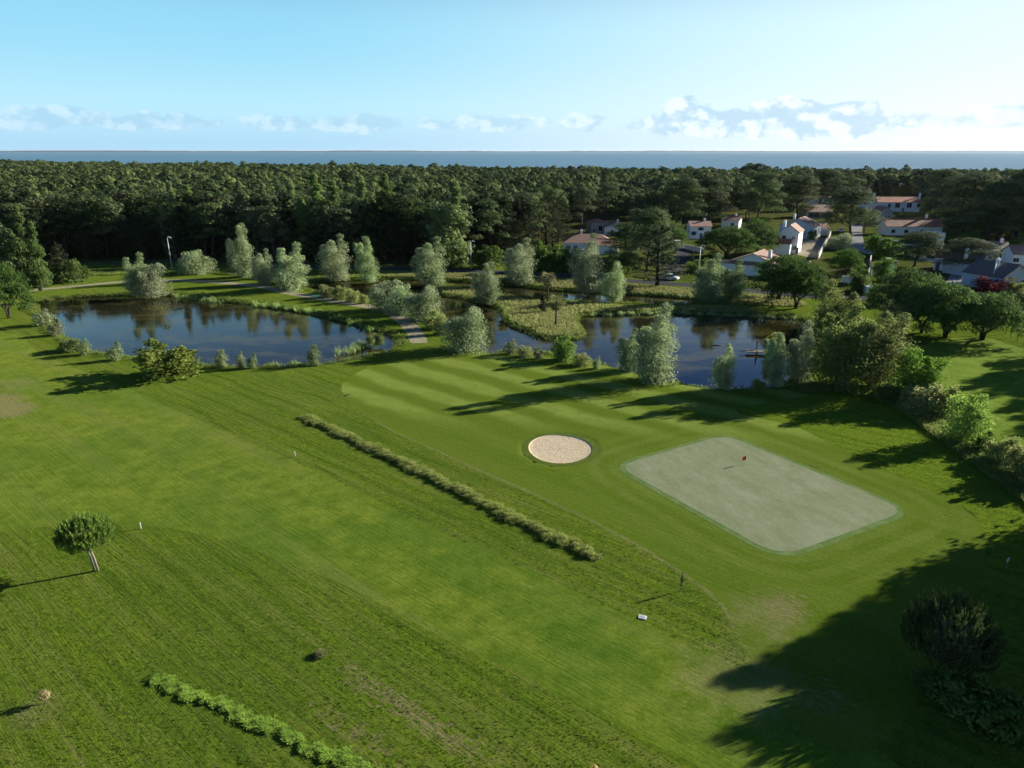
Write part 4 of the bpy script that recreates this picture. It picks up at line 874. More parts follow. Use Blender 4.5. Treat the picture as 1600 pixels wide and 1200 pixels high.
# ------------------------------------------------------------------ houses
def house(px, py, wpx, dep, wh, label, roof='gable', rise=1.6, rz=0.0, wall='white', rm='roofb', wins=(), doors=(), chim=(), ridge='x', over=0.35, name='house', cat='house', wings=(), shutters=False):
    """front wall centre stands at the pixel; local x runs along the front, y away from it"""
    X, Y = P(px, py); W = wpx * mpp(Y); e = empty(name, (X, Y), R(rz)); tag(e, label, cat)
    def block(cx, cy, W, D, wh, roof, rise, ridge, rmat, wmat):
        mb = MB(); x0, x1, y0, y1 = cx - W / 2, cx + W / 2, cy, cy + D
        mb.box(x0, x1, y0, y1, -0.3, wh)
        if roof == 'gable':
            if ridge == 'x':
                for x, f in ((x0, 1), (x1, -1)): mb.poly([(x + 0.0 * f, y0, wh), (x, y1, wh), (x, (y0 + y1) / 2, wh + rise)][:: f])
            else:
                for y, f in ((y0, -1), (y1, 1)): mb.poly([(x0, y, wh), (x1, y, wh), ((x0 + x1) / 2, y, wh + rise)][:: f * -1])
        mb.build('wall', M[wmat], e)
        rb = MB(); o = over; th = 0.16; sl = rise / ((D / 2) if ridge == 'x' else (W / 2)); dz = sl * o
        if roof == 'gable':
            if ridge == 'x':
                ym = (y0 + y1) / 2
                for a, b in ((y0 - o, ym), (y1 + o, ym)):
                    pa = [(x0 - o, a, wh - dz + 0.02), (x1 + o, a, wh - dz + 0.02), (x1 + o, b, wh + rise + 0.02), (x0 - o, b, wh + rise + 0.02)]
                    slab(rb, pa, th)
            else:
                xm = (x0 + x1) / 2
                for a, b in ((x0 - o, xm), (x1 + o, xm)):
                    slab(rb, [(a, y0 - o, wh - dz + 0.02), (b, y0 - o, wh + rise + 0.02), (b, y1 + o, wh + rise + 0.02), (a, y1 + o, wh - dz + 0.02)], th)
        elif roof == 'hip':
            i = min(W, D) / 2 * 0.95; ym = (y0 + y1) / 2; q = [(x0 - o, y0 - o, wh), (x1 + o, y0 - o, wh), (x1 + o, y1 + o, wh), (x0 - o, y1 + o, wh)]
            r0, r1 = (x0 + i, ym, wh + rise), (x1 - i, ym, wh + rise)
            rb.poly([q[0], q[1], r1, r0]); rb.poly([q[2], q[3], r0, r1]); rb.poly([q[3], q[0], r0]); rb.poly([q[1], q[2], r1]); rb.poly(q[::-1])
        elif roof == 'shed':      # slopes down towards the front
            slab(rb, [(x0 - o, y0 - o, wh - 0.1), (x1 + o, y0 - o, wh - 0.1), (x1 + o, y1 + 0.05, wh + rise), (x0 - o, y1 + 0.05, wh + rise)], th)
            for x in (x0, x1): pass
            m2 = MB(); m2.prism([(x0, y0), (x1, y0), (x1, y1), (x0, y1)], wh, wh + 0.01); 
            g = MB()
            for x in (x0 + 0.01, x1 - 0.01): g.poly([(x, y0, wh), (x, y1, wh), (x, y1, wh + rise)])
            g.poly([(x0 + .01, y1 - .01, wh), (x1 - .01, y1 - .01, wh), (x1 - .01, y1 - .01, wh + rise), (x0 + .01, y1 - .01, wh + rise)]); g.build('gable', M[wmat], e)
        elif roof == 'flat': rb.box(x0 - 0.1, x1 + 0.1, y0 - 0.1, y1 + 0.1, wh, wh + 0.25)
        r = rb.build('roof', M[rmat], e)
        if roof in ('gable',):
            tr = MB()
            if ridge == 'x': tr.tube([(x0 - o, (y0 + y1) / 2, wh + rise + th + .02), (x1 + o, (y0 + y1) / 2, wh + rise + th + .02)], 0.12, 6)
            else: tr.tube([((x0 + x1) / 2, y0 - o, wh + rise + th + .02), ((x0 + x1) / 2, y1 + o, wh + rise + th + .02)], 0.12, 6)
            tr.build('ridge_tiles', M[rmat], r)
        return r, (x0, x1, y0, y1)
    r, bb = block(0, 0, W, dep, wh, roof, rise, ridge, rm, wall)
    boxes = [bb]
    for wg in wings:
        _, b2 = block(*wg[:5], wg[5], wg[6], wg[7], wg[8], wg[9] if len(wg) > 9 else wall); boxes.append(b2)
    for c in chim:
        cm = MB(); cx, cy, top = c; cm.box(cx - .42, cx + .42, cy - .3, cy + .3, wh * 0.8, top); cm.box(cx - .5, cx + .5, cy - .38, cy + .38, top, top + .12); cm.box(cx - .3, cx + .3, cy - .2, cy + .2, top + .12, top + .4); cm.build('chimney', M['white'], r)
    for wi in wins:
        face, u, z, ww, hh = wi[:5]; b = boxes[wi[5]] if len(wi) > 5 else bb
        fm = 'bluef' if shutters else 'frame'
        f = MB(); p = MB()
        def bx(m, u0, u1, z0, z1, d0, d1):
            if face == 'f': m.box(u0, u1, b[2] - d1, b[2] - d0, z0, z1)
            elif face == 'l': m.box(b[0] - d1, b[0] - d0, u0, u1, z0, z1)
            elif face == 'r': m.box(b[1] + d0, b[1] + d1, u0, u1, z0, z1)
        t = 0.09
        bx(f, u - ww / 2 - t, u - ww / 2, z, z + hh, .005, .07); bx(f, u + ww / 2, u + ww / 2 + t, z, z + hh, .005, .07)
        bx(f, u - ww / 2 - t, u + ww / 2 + t, z + hh, z + hh + t, .005, .07); bx(f, u - ww / 2 - t - .05, u + ww / 2 + t + .05, z - t, z, .005, .12); bx(f, u - .025, u + .025, z, z + hh, .03, .06)
        fo = f.build('window', M[fm], e); bx(p, u - ww / 2, u + ww / 2, z, z + hh, .004, .03); p.build('pane', M['glass'], fo)
        if shutters:
            s_ = MB(); bx(s_, u - ww / 2 - t - .5, u - ww / 2 - t - .02, z, z + hh, .006, .06); s_.build('shutter', M['bluef'], fo); s_ = MB(); bx(s_, u + ww / 2 + t + .02, u + ww / 2 + t + .5, z, z + hh, .006, .06); s_.build('shutter', M['bluef'], fo)
    for dr in doors:
        face, u, ww, hh = dr[:4]; b = boxes[dr[4]] if len(dr) > 4 else bb; m_ = MB(); k = MB()
        if face == 'f': m_.box(u - ww / 2, u + ww / 2, b[2] - .06, b[2] - .004, -0.05, hh); k.box(u + ww * .35, u + ww * .4, b[2] - .1, b[2] - .061, 1, 1.1)
        else: m_.box(b[0] - .06, b[0] - .004, u - ww / 2, u + ww / 2, -0.05, hh); k.box(b[0] - .1, b[0] - .061, u + ww * .35, u + ww * .4, 1, 1.1)
        k.build('handle', M['pole'], m_.build('door', M['bluef' if shutters else 'wood' if ww < 1.5 else 'frame'], e))
    return e
def slab(mb, q, th):
    q = [Vector(p) for p in q]; n = (q[1] - q[0]).cross(q[2] - q[0]).normalized()
    if n.z < 0: q = q[::-1]; n = -n
    b = len(mb.v); mb.v += [tuple(p) for p in q] + [tuple(p + n * th) for p in q]
    mb.f += [tuple(b + i for i in f) for f in ((3, 2, 1, 0), (4, 5, 6, 7), (0, 1, 5, 4), (1, 2, 6, 5), (2, 3, 7, 6), (3, 0, 4, 7))]

house(919, 395, 78, 9, 3.2, 'long white house with brown hipped tile roof behind the roadside hedge', 'hip', 2.5, -6, rm='roofb', wins=(('f', -6.6, 1.0, 1.3, 1.2), ('f', -4.2, 1.0, 1.0, 1.2), ('f', 1.0, 1.0, 1.2, 1.2), ('l', 4, 1, 1.2, 1.2)), doors=(('f', 3.5, 1.0, 2.1),), chim=((-2.5, 5.2, 6.6),),
      wings=((6.0, -3.0, 7.0, 7.0, 2.9, 'gable', 1.5, 'x', 'roofb', 'white'),))
house(937, 366, 28, 7, 4.6, 'small grey tower house with orange hipped roof behind the long white house', 'hip', 1.3, 12, 'grey', 'roofo', wins=(('f', 0.2, 1.4, 1.6, 2.0), ('r', 3, 2.4, 1.2, 1.2)), doors=(('f', -2.5, 1.0, 2.1),))
house(962, 368, 36, 10, 3.0, 'low white house showing its gable right of the grey tower house', 'gable', 1.8, -8, 'white', 'roofb', ridge='y', wins=(('f', 1.6, 1.2, 1.2, 1.2),), doors=(('f', -1.5, 1.0, 2.1),), chim=((0.6, 5, 5.6),))
house(956, 396, 20, 6, 2.2, 'low outbuilding with brown tile roof beside the dark pine and the roadside hedge', 'shed', 1.4, -6, 'white', 'roofb', doors=(('f', 0.5, 2.2, 1.9),), name='outbuilding', cat='outbuilding')
house(1094, 373, 32, 9, 4.6, 'two-storey white house with blue windows behind the pine by the lane', 'gable', 1.6, -4, 'white', 'roofb', wins=(('f', 2.6, 1.4, 1.4, 1.3), ('f', -2.6, 1.4, 0.9, 1.3), ('f', 0, 3.2, 1.0, 1.0), ('l', 4, 1.6, 1.2, 1.2)), doors=(('f', 0.2, 1.0, 2.1),), shutters=True, chim=((2, 4.5, 7.0),))
house(1140, 357, 26, 9, 3.4, 'white gable house glimpsed between pines right of the blue-windowed house', 'gable', 1.8, -25, 'white', 'roofb', ridge='x', wins=(('f', 1, 1.2, 1.2, 1.2),), chim=((1.5, 4, 5.8),))
house(1055, 388, 16, 5, 2.4, 'small cream garage with flat top at the end of the lane', 'flat', 0, 5, 'cream', 'cream', doors=(('f', 0, 2.4, 2.0),), name='garage', cat='garage')
house(1174, 430, 78, 10, 3.0, 'white bungalow with brown lean-to roof strip across its front', 'gable', 2.7, -34, 'white', 'roofb', ridge='y', wins=(('f', -5.5, 0.9, 1.6, 1.2), ('f', -1.5, 0.9, 1.6, 1.2)), doors=(('f', 2.4, 1.0, 2.1),), chim=((3.4, 3.5, 6.3),),
      wings=((-3.0, -1.3, 11.5, 1.2, 3.0, 'shed', 0.55, 'x', 'roofb', 'white'), (9.5, 1.5, 7.0, 8.0, 2.6, 'gable', 1.6, 'x', 'roofb', 'white')))
house(1230, 396, 27, 9, 7.0, 'white two-storey house with brown roof and two small dark windows', 'gable', 2.0, -30, 'white', 'roofb', ridge='y', wins=(('f', -1.6, 4.6, 1.1, 1.1), ('f', 1.4, 4.8, 0.8, 0.9), ('f', 2.0, 1.3, 1.0, 1.2)), doors=(('f', 2.9, 0.9, 2.1),), chim=((-2.2, 2, 9.6), (-2.9, 6.5, 9.8)),
      wings=((-1.2, -4.2, 5.0, 4.2, 3.6, 'gable', 1.0, 'x', 'roofo', 'white'),))
house(1243, 372, 52, 12, 4.6, 'gabled house with walls tinted blue for shade whose long brown roof falls away to the right', 'gable', 2.6, -34, 'shadew', 'roofb', ridge='y', wins=(('f', -2.2, 4.2, 1.0, 1.0), ('f', 2.5, 1.2, 1.2, 1.2)), chim=((-2.0, 3, 8.6),), doors=(('f', 0.3, 1.0, 2.1),))
house(1277, 368, 34, 8, 2.8, 'low white garage wing with brown roof beside the gravel yard', 'gable', 1.7, -3, 'white', 'roofb', doors=(('f', 2.2, 2.6, 2.1),), wins=(('f', -2.2, 1.0, 1.1, 1.1),), name='garage', cat='garage')
house(1279, 341, 40, 12, 3.2, 'pink-roofed house with a dark open porch behind tall pine trunks', 'gable', 3.2, -3, 'cream', 'roofb', wins=(('f', -2.5, 0.4, 5.5, 2.2), ('f', 5.4, 1.1, 1.2, 1.2)), doors=(('f', 2.9, 1.0, 2.1),))
house(1278, 318, 46, 10, 2.8, 'long low white house right behind the pink-roofed one', 'gable', 1.6, 0, 'white', 'roofb', wins=(('f', -6, 1, 1.4, 1.1), ('f', -1, 1, 1.4, 1.1), ('f', 5, 1, 1.4, 1.1)), doors=(('f', 8, 1.0, 2.1),))
house(1403, 331, 64, 10, 5.2, 'long white house with orange roof and three dark square windows', 'gable', 2.6, -2, 'white', 'roofo', wins=(('f', -0.8, 2.3, 2.4, 2.4), ('f', 5.6, 2.3, 2.4, 2.4), ('f', 10.6, 2.5, 1.7, 2.0), ('f', -5.2, 2.3, 1.5, 2.0)), doors=(('f', 2.5, 1.0, 2.1),), chim=((-12, 5, 9.4), (13, 5, 9.4)),
      wings=((-16.5, 2, 5.0, 7.0, 5.8, 'gable', 1.6, 'y', 'roofd', 'white'),))
house(1382, 345, 24, 7, 3.8, 'small beige gabled outbuilding in front of the house with three windows', 'gable', 2.6, 6, 'cream', 'roofb', ridge='y', wins=(('f', 0, 1.2, 1.0, 1.2),), doors=(('f', 2.0, 1.0, 2.1),), name='outbuilding', cat='outbuilding')
house(1378, 349, 16, 3, 2.2, 'little white shed at the foot of the beige outbuilding', 'flat', 0, 0, 'white', 'grey', doors=(('f', 0, 1.0, 1.9),), name='shed', cat='shed')
house(1427, 368, 84, 8, 3.6, 'long low house with orange tile roof and one white chimney', 'gable', 2.6, -4, 'white', 'roofo', wins=(('f', -8, 1, 1.4, 1.2), ('f', -3, 1, 1.4, 1.2), ('f', 3, 1, 1.4, 1.2)), doors=(('f', 6.5, 1.0, 2.1),), chim=((6.2, 5, 7.6),))
house(1462, 385, 22, 7, 4.4, 'plain white cube annex at the right end of the long orange roof', 'flat', 0, -4, 'white', 'white', wins=(('f', -1, 1.2, 1.0, 1.2),), doors=(('f', 1.6, 1.0, 2.1),), name='annex', cat='annex')
house(1474, 423, 28, 6, 3.6, 'white annex building behind the wide garden pine at the concrete drive', 'gable', 1.2, -30, 'white', 'roofb', wins=(('f', 0.5, 1.2, 1.2, 1.2),), doors=(('f', -1.6, 1.0, 2.1),), name='annex', cat='annex')
house(1536, 432, 46, 9, 3.4, 'bungalow with shade-tinted walls and dark tile roof beside the concrete drive', 'gable', 2.4, 24, 'shadew', 'roofd', ridge='y', wins=(('f', 1.5, 1.0, 1.4, 1.2),), doors=(('f', -1.6, 1.0, 2.1),), chim=((-2.5, 4, 6.8),))
house(1585, 453, 66, 10, 3.3, 'bungalow with shade-tinted walls and dark roof behind the red plum tree at the photo edge', 'gable', 2.6, 24, 'shadew', 'roofd', ridge='y', wins=(('f', -2.6, 1.0, 1.6, 1.2), ('f', 2.6, 1.0, 1.6, 1.2)), doors=(('f', 0.2, 1.0, 2.1),), chim=((-2.0, 4, 6.9),))
house(1553, 407, 36, 9, 3.0, 'cream house with brown roof behind the two shade-tinted bungalows', 'gable', 2.2, -20, 'cream', 'roofb', wins=(('f', 2, 1.0, 1.4, 1.1), ('f', -2, 1.0, 1.4, 1.1)), doors=(('f', 0, 1.0, 2.1),), chim=((2, 4, 6.0),))
house(1598, 415, 30, 9, 3.2, 'pale house cut by the right photo edge above the bungalows', 'gable', 2.0, -15, 'white', 'roofb', wins=(('f', -2, 1.0, 1.4, 1.1),), doors=(('f', 1, 1.0, 2.1),))
# garden walls, one thing each
def wall_line(a, b, h, t, m, label, name='garden_wall', cap=True):
    A, B = P(*a), P(*b); d = B - A; L = np.linalg.norm(d); e = empty(name, (*A, 0), math.atan2(d[1], d[0])); tag(e, label, 'wall')
    MB().box(0, L, -t / 2, t / 2, -0.2, h).build('wall', M[m], e)
    if cap: MB().box(-0.04, L + 0.04, -t / 2 - .05, t / 2 + .05, h + .001, h + 0.08).build('coping', M['cream' if m != 'cream' else 'grey'], e)
wall_line((1278, 405), (1298, 366), 1.6, 0.3, 'cream', 'long beige boundary wall beside the gravel yard')
wall_line((1355, 446), (1360, 408), 1.7, 0.25, 'white', 'white garden wall running away beside the small stone pine')
wall_line((1361, 430), (1396, 427), 2.4, 0.25, 'white', 'tall white garden wall behind the small light green tree')
wall_line((1315, 441), (1354, 443), 1.6, 0.25, 'white', 'low white front wall of the small stone pine garden')
wall_line((1394, 349), (1438, 350), 2.2, 0.25, 'white', 'white terrace wall below the house with three windows')
wall_line((1366, 378), (1460, 388), 1.6, 0.25, 'white', 'white wall in front of the long orange-roofed house')
wall_line((1068, 388), (1100, 396), 1.5, 0.3, 'cream', 'cream garden wall beside the lane and the house with blue windows')
wall_line((1512, 424), (1518, 434), 1.8, 0.3, 'white', 'short curved-topped white gate wall at the concrete drive')

# ------------------------------------------------------------------ street lamps
def lamp(px, py, top, label, lean=0.0, arm=1):
    X, Y = P(px, py); h = zat(Y, top); e = empty('street_lamp', (X, Y)); tag(e, label, 'street lamp', 'white lamp posts')
    MB().tube([(0, 0, 0), (lean * 0.5, 0, h * 0.5), (lean, 0, h)], (0.14, 0.11, 0.07), 8).build('pole', M['pole'], e, True)
    MB().tube([(0, 0, 0), (0, 0, 0.5)], 0.2, 8).build('base', M['pole'], e)
    mb = MB(); mb.tube([(lean, 0, h - .15), (lean + arm * 0.45, -0.1, h + 0.1)], 0.05, 6).build('arm', M['pole'], e)
    hd = MB(); Mx = Matrix.Translation((lean + arm * 0.75, -0.15, h + 0.05)) @ Matrix.Rotation(R(18 * arm), 4, 'Y'); hd.box(-.42, .42, -.2, .2, -.09, .1, Mx); hd.box(-.3, .34, -.15, .15, -.14, -.09, Mx); hd.build('lamp_head', M['pole'], e)
lamp(269, 421, 371, 'white lamp post at the forest edge left of the round green bush', -0.1)
lamp(736, 420, 377, 'white lamp post in the middle, in front of the dark forest', 0)
lamp(1090, 440, 384, 'white lamp post by the lane, behind the twin willows', 0.1)
lamp(1546, 452, 411, 'white lamp post beside the red plum tree', 0.35)
lamp(1083, 404, 390, 'short pale lamp by the cream garden wall', 0)

# ------------------------------------------------------------------ palms
def palm(px, py, top, label, n=26, L=1.5):
    X, Y = P(px, py); h = zat(Y, top); e = empty('palm_tree', (X, Y)); tag(e, label, 'palm tree')
    th = h - L * 0.65
    t_ = MB().tube([(0, 0, -.2), (0.08, 0, th * 0.5), (0.12, 0.02, th * 0.8), (0.12, 0.02, th)], (0.20, 0.15, 0.22, 0.20), 9).build('trunk', M['bark'], e, True)
    V = []
    for i in range(n + 14):
        dead = i >= n; a = i * 2.4; el = (0.9 - 1.3 * (i / n)) if not dead else -1.15 + 0.3 * rng.random()
        d = np.array([math.cos(a) * math.cos(el), math.sin(a) * math.cos(el), math.sin(el)]); s = np.array([0.12, 0.02, th]); Lk = L * (0.55 if not dead else 0.5)
        tip = s + d * Lk; side = unit(np.cross(d, [0, 0, 1.0]) + 1e-6); upv = np.cross(side, d)
        V += [s + side * .03, tip + side * .03, tip - side * .03, s - side * .03]
        for k in range(13):
            b = (k - 6) / 6 * 1.35; r = d * math.cos(b) + side * math.sin(b); r = r - np.array([0, 0, 0.22 * (1 if not dead else .1)]); q = np.cross(r, upv); q = unit(q) * 0.05
            e2 = tip + r * L * 0.5 * (0.85 + 0.3 * rng.random()); m_ = (tip + e2) / 2
            V += [tip, m_ + q, e2, m_ - q]
    V = np.array(V); link(bpy.data.objects.new('fronds', qmesh('fronds', V, quads(V), M['palm'])), e)
palm(855, 474, 425, 'farther fan palm, beside the back pond with the small columnar cypress in front', n=34, L=2.1)
palm(868, 509, 460, 'nearer fan palm with shaggy head on the dry grass point', n=34, L=2.1)
palm(1574, 456, 433, 'small palm in front of the shade-tinted bungalow right of the red plum tree', L=1.8)

# ------------------------------------------------------------------ foreground young pines and saplings
def candle(px, py, top, wpx, label, lm, stems, n, rot=0, nm='young_pine'):
    X, Y = P(px, py); h = zat(Y, top); w_ = wpx * mpp(Y, h * 0.6); t = t_candle(h, w_, n, lm, stems)
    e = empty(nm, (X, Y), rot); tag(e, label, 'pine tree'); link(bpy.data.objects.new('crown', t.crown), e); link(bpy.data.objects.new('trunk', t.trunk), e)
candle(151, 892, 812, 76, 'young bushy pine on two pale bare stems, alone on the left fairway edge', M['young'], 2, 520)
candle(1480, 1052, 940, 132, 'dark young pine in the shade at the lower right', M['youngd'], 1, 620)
def sapling(px, py, hgt, label, lm, n=160, w_=0.5, name='sapling'):
    X, Y = P(px, py); e = empty(name, (X, Y)); tag(e, label, 'sapling')
    MB().tube([(0, 0, 0), (0.03, 0.02, hgt * 0.5), (0, 0, hgt)], (0.035, 0.025, 0.01), 5).build('stem', M['twig'], e)
    C, N = ellip((0, 0, hgt * 0.62), (w_, w_, hgt * 0.4), n, 0.5); V = leaves(C, N, 0.16, 0.5, up=np.array([0, 0, 1.0]))
    link(bpy.data.objects.new('leaves', qmesh('leaves', V, quads(V), lm)), e)
M['drys'] = leafmat('dry_leaves', (0.28, 0.22, 0.07), (0.42, 0.36, 0.16), 0.35, 0.9)
sapling(72, 1098, 0.95, 'yellow half-dry sapling in the grass at the lower left', M['drys'], 200, 0.38)
sapling(927, 1215, 0.9, 'small yellow sapling at the bottom edge of the photo', M['drys'], 120, 0.22)
sapling(1064, 923, 1.5, 'thin dark sapling in the rough between the fairways with a long shadow', M['cypress'], 70, 0.14)

# ------------------------------------------------------------------ grass, reeds
def blades(name, C, hgt, w_, lm, label, cat='grass', lean=(-0.25, 0.0), spread=0.35, per=4):
    C = np.asarray(C); n = len(C); Vs = []
    hh = hgt * (0.6 + 0.6 * rng.random(n)) if not hasattr(hgt, '__len__') else np.asarray(hgt)
    for k in range(per):
        a = rng.random(n) * 6.28; s = np.c_[np.cos(a), np.sin(a), np.zeros(n)] * w_ / 2
        tip = C + np.c_[(rng.normal(size=n) * spread + lean[0]) * hh, (rng.normal(size=n) * spread + lean[1]) * hh, hh * (0.75 + 0.4 * rng.random(n))]
        mid = (C + tip) / 2 + np.array([0, 0, 0.06]) + s * 0.9; mid2 = mid - s * 1.8
        Vs.append(np.stack([C, mid, tip, mid2], 1).reshape(-1, 3))
    V = np.vstack(Vs); o = link(bpy.data.objects.new(name, qmesh(name, V, quads(V), lm))); return tag(o, label, cat, kind='stuff')
def gmat(name, c1, c2, c3): return leafmat(name, c1, c2, 0.4, 0.8, third=c3)
M['longg'] = leafmat('long_dry_grass', (0.100, 0.150, 0.020), (0.350, 0.360, 0.130), 0.4, 0.9, third=(0.120, 0.190, 0.020))
M['longg2'] = gmat('long_green_grass', (0.140, 0.270, 0.012), (0.270, 0.420, 0.040), (0.160, 0.280, 0.014))
M['bankg'] = gmat('bank_grass', (0.075, 0.130, 0.022), (0.200, 0.240, 0.070), (0.140, 0.150, 0.050))
M['goldg'] = gmat('golden_meadow_grass', (0.085, 0.115, 0.025), (0.280, 0.270, 0.110), (0.080, 0.130, 0.022))
M['reed'] = gmat('reed_leaves', (0.110, 0.190, 0.050), (0.260, 0.330, 0.120), (0.150, 0.230, 0.060))
M['roughg'] = leafmat('rough_grass_tufts', (0.080, 0.145, 0.010), (0.200, 0.270, 0.030), 0.4, 0.8, streak=True)
def along(line, n, jit, closed=False):
    line = np.asarray(line); 
    if closed: line = np.vstack([line, line[:1]])
    s = np.r_[0, np.cumsum(np.linalg.norm(np.diff(line, axis=0), axis=1))]; u = rng.random(n) * s[-1]
    p = np.c_[np.interp(u, s, line[:, 0]), np.interp(u, s, line[:, 1])]; return p + rng.normal(size=(n, 2)) * jit
def ridge(line, n, width, hgt, lm, label):
    u = rng.random(n); line = np.asarray(line); s = np.r_[0, np.cumsum(np.linalg.norm(np.diff(line, axis=0), axis=1))]
    t = unit(np.gradient(line, axis=0)); uu = u * s[-1]; q = (rng.random(n) * 2 - 1)
    lump = np.clip(0.78 + 0.16 * np.sin(uu * 1.7 + 1) * np.sin(uu * 0.53) + 0.22 * np.sin(uu * 4.1 + 2 * q) + 0.2 * np.sin(uu * 7.3 - 3 * q), 0.25, 1.4)
    wd = width / 2 * (0.85 + 0.2 * np.sin(uu * 0.9) + 0.15 * np.sin(uu * 3.3 + 1) + 0.12 * np.sin(uu * 7.9)); off = q * wd * (1 + 0.5 * (rng.random(n) > 0.93)) + 0.14 * np.sin(uu * 1.3) + 0.07 * np.sin(uu * 4.7)
    nx = -np.interp(uu, s, t[:, 1]); ny = np.interp(uu, s, t[:, 0])
    x = np.interp(uu, s, line[:, 0]) + nx * off; y = np.interp(uu, s, line[:, 1]) + ny * off
    ends = np.clip(np.minimum(uu, s[-1] - uu) / 0.8, 0.3, 1)
    mound = hgt * 0.28 * (1 - q ** 2) * lump * ends; C = np.c_[x, y, mound * rng.random(n) ** 0.5]
    return blades('long_grass', C, hgt * 0.5 * ends * (0.6 + 0.8 * rng.random(n)) * lump, 0.035, lm, label, spread=0.7)
ridge(ridge1, 34000, 1.30, 0.50, M['longg'], 'long strip of tall straw-coloured grass between the two fairways')
ridge(ridge2, 22000, 0.85, 0.25, M['longg2'], 'strip of tall bright green grass at the lower left')
# bank vegetation round both ponds
def bank(poly, n, a, b):
    p = along(poly, n, 0.15, True); d0 = SDW(p[:, 0], p[:, 1]); ang = rng.random(n) * 6.28
    p = p + np.c_[np.cos(ang), np.sin(ang)] * (rng.random(n) * (b - a))[:, None]; d = SDW(p[:, 0], p[:, 1]); k = (d > a) & (d < b)
    near_fair = sdist(p[:, 0], p[:, 1], fairA) < 1.5
    near_fair &= rng.random(n) < 0.75
    k &= ~near_fair; cl = np.sin(p[:, 0] * 1.1 + 2 * np.sin(p[:, 1] * 0.7)) * np.sin(p[:, 1] * 1.3 + 1.5 * np.sin(p[:, 0] * 0.45)); k &= rng.random(n) < np.clip(0.35 + 0.75 * cl, 0.08, 1)
    p = p[k]; d = d[k]; z = np.where(d > 0, WZ * (1 - np.clip(d / 1.3, 0, 1) ** 0.8), WZ - 0.1); return np.c_[p, z]
C = np.vstack([bank(pond1, 26000, -0.3, 2.2), bank(pond2, 52000, -0.3, 2.4)])
blades('bank_grass', C, 0.30 + 0.45 * rng.random(len(C)) ** 2, 0.09, M['bankg'], 'rough green and straw grass fringing both ponds', per=3)
def inpoly(poly, n):
    poly = np.asarray(poly); lo, hi = poly.min(0), poly.max(0); p = lo + rng.random((n, 2)) * (hi - lo); return p[sdist(p[:, 0], p[:, 1], poly) < 0]
isl = smooth_closed(PP([(668,450),(700,449),(745,455),(790,464),(840,470),(905,474),(1000,479),(1100,479),(1180,483),(1180,492),(1112,489),(1050,488),(960,488),(912,491),(898,500),(905,512),(905,524),(870,527),(845,526),(800,507),(790,498),(796,490),(780,479),(745,471),(700,462)]), 4)
p = inpoly(isl, 34000); p = p[SDW(p[:, 0], p[:, 1]) > 0.8]; blades('meadow_grass', np.c_[p, np.zeros(len(p))], 0.5, 0.10, M['goldg'], 'golden unmown grass covering the point with the palms', per=3)
far_bank = smooth_closed(PP([(600,432),(700,428),(800,433),(900,440),(960,443),(1040,450),(1100,454),(1180,461),(1250,470),(1245,480),(1100,472),(1000,458),(940,455),(860,450),(780,440),(700,438),(610,435)]), 4)
p = inpoly(far_bank, 36000); p = p[SDW(p[:, 0], p[:, 1]) > 0.8]; p = p[ldist(p[:, 0], p[:, 1], road) > 3.4]; blades('meadow_grass', np.c_[p, np.zeros(len(p))], 0.6, 0.14, M['goldg'], 'straw-coloured verge between the back pond and the road', per=3)
lbank = smooth_closed(PP([(120,424),(250,420),(420,420),(560,424),(600,432),(560,436),(500,440),(440,438),(330,428),(250,428),(130,431)]), 4)
p = inpoly(lbank, 16000); p = p[SDW(p[:, 0], p[:, 1]) > 0.6]; blades('meadow_grass', np.c_[p, np.zeros(len(p))], 0.5, 0.14, M['bankg'], 'tall green verge below the dark forest edge on the left', per=3)
hedgeb = smooth_closed(PP([(1240,606),(1300,598),(1380,612),(1450,640),(1500,688),(1560,728),(1640,790),(1620,800),(1530,735),(1470,692),(1400,640),(1340,618),(1250,612)]), 4)
p = inpoly(hedgeb, 30000); blades('hedge_grass', np.c_[p, np.zeros(len(p))], 0.6, 0.07, M['bankg'], 'uncut grass at the foot of the right hedge', per=3)
def reeds(line, n, jit, hgt, label, z=WZ): 
    p = along(PP(line, WZ), n, jit * 1.3); hgt = hgt * (0.5 + 0.6 * rng.random(n)) * (0.75 + 0.3 * np.sin(p[:, 0] * 1.7) * np.sin(p[:, 0] * 0.6 + 1)); k = rng.random(n) < 0.55 + 0.45 * np.sin(p[:, 0] * 2.3 + np.sin(p[:, 0] * .8)); p = p[k]; hgt = hgt[k]; return blades('reeds', np.c_[p, np.full(len(p), z - 0.05)], hgt, 0.09, M['reed'], label, 'reeds', lean=(-0.3, 0), spread=0.16, per=3)
reeds([(531, 556), (545, 551), (565, 545), (584, 537)], 700, 0.35, 1.5, 'bright reed bed standing in the near right part of the left pond')
reeds([(515, 491), (535, 500), (555, 507), (570, 513), (580, 519)], 500, 0.35, 1.3, 'row of reeds along the isthmus side of the left pond')
reeds([(395, 478), (430, 481), (470, 487), (500, 491)], 900, 0.4, 1.4, 'long reed fringe on the far bank of the left pond')
reeds([(270, 464), (290, 466), (320, 469), (345, 474)], 420, 0.4, 1.4, 'reeds at the foot of the leaning willow on the left pond')
reeds([(418, 573), (440, 573), (465, 572), (485, 571)], 160, 0.3, 1.1, 'sparse reeds on the near shore of the left pond beside the single-stem shrub')
reeds([(950, 458), (1000, 461), (1050, 464), (1085, 467)], 700, 0.3, 1.3, 'reed bed on the far side of the back pond')
reeds([(920, 494), (980, 492), (1060, 491), (1150, 495), (1240, 499)], 1500, 0.3, 1.1, 'brown-green reed fringe along the far shore of the right pond')
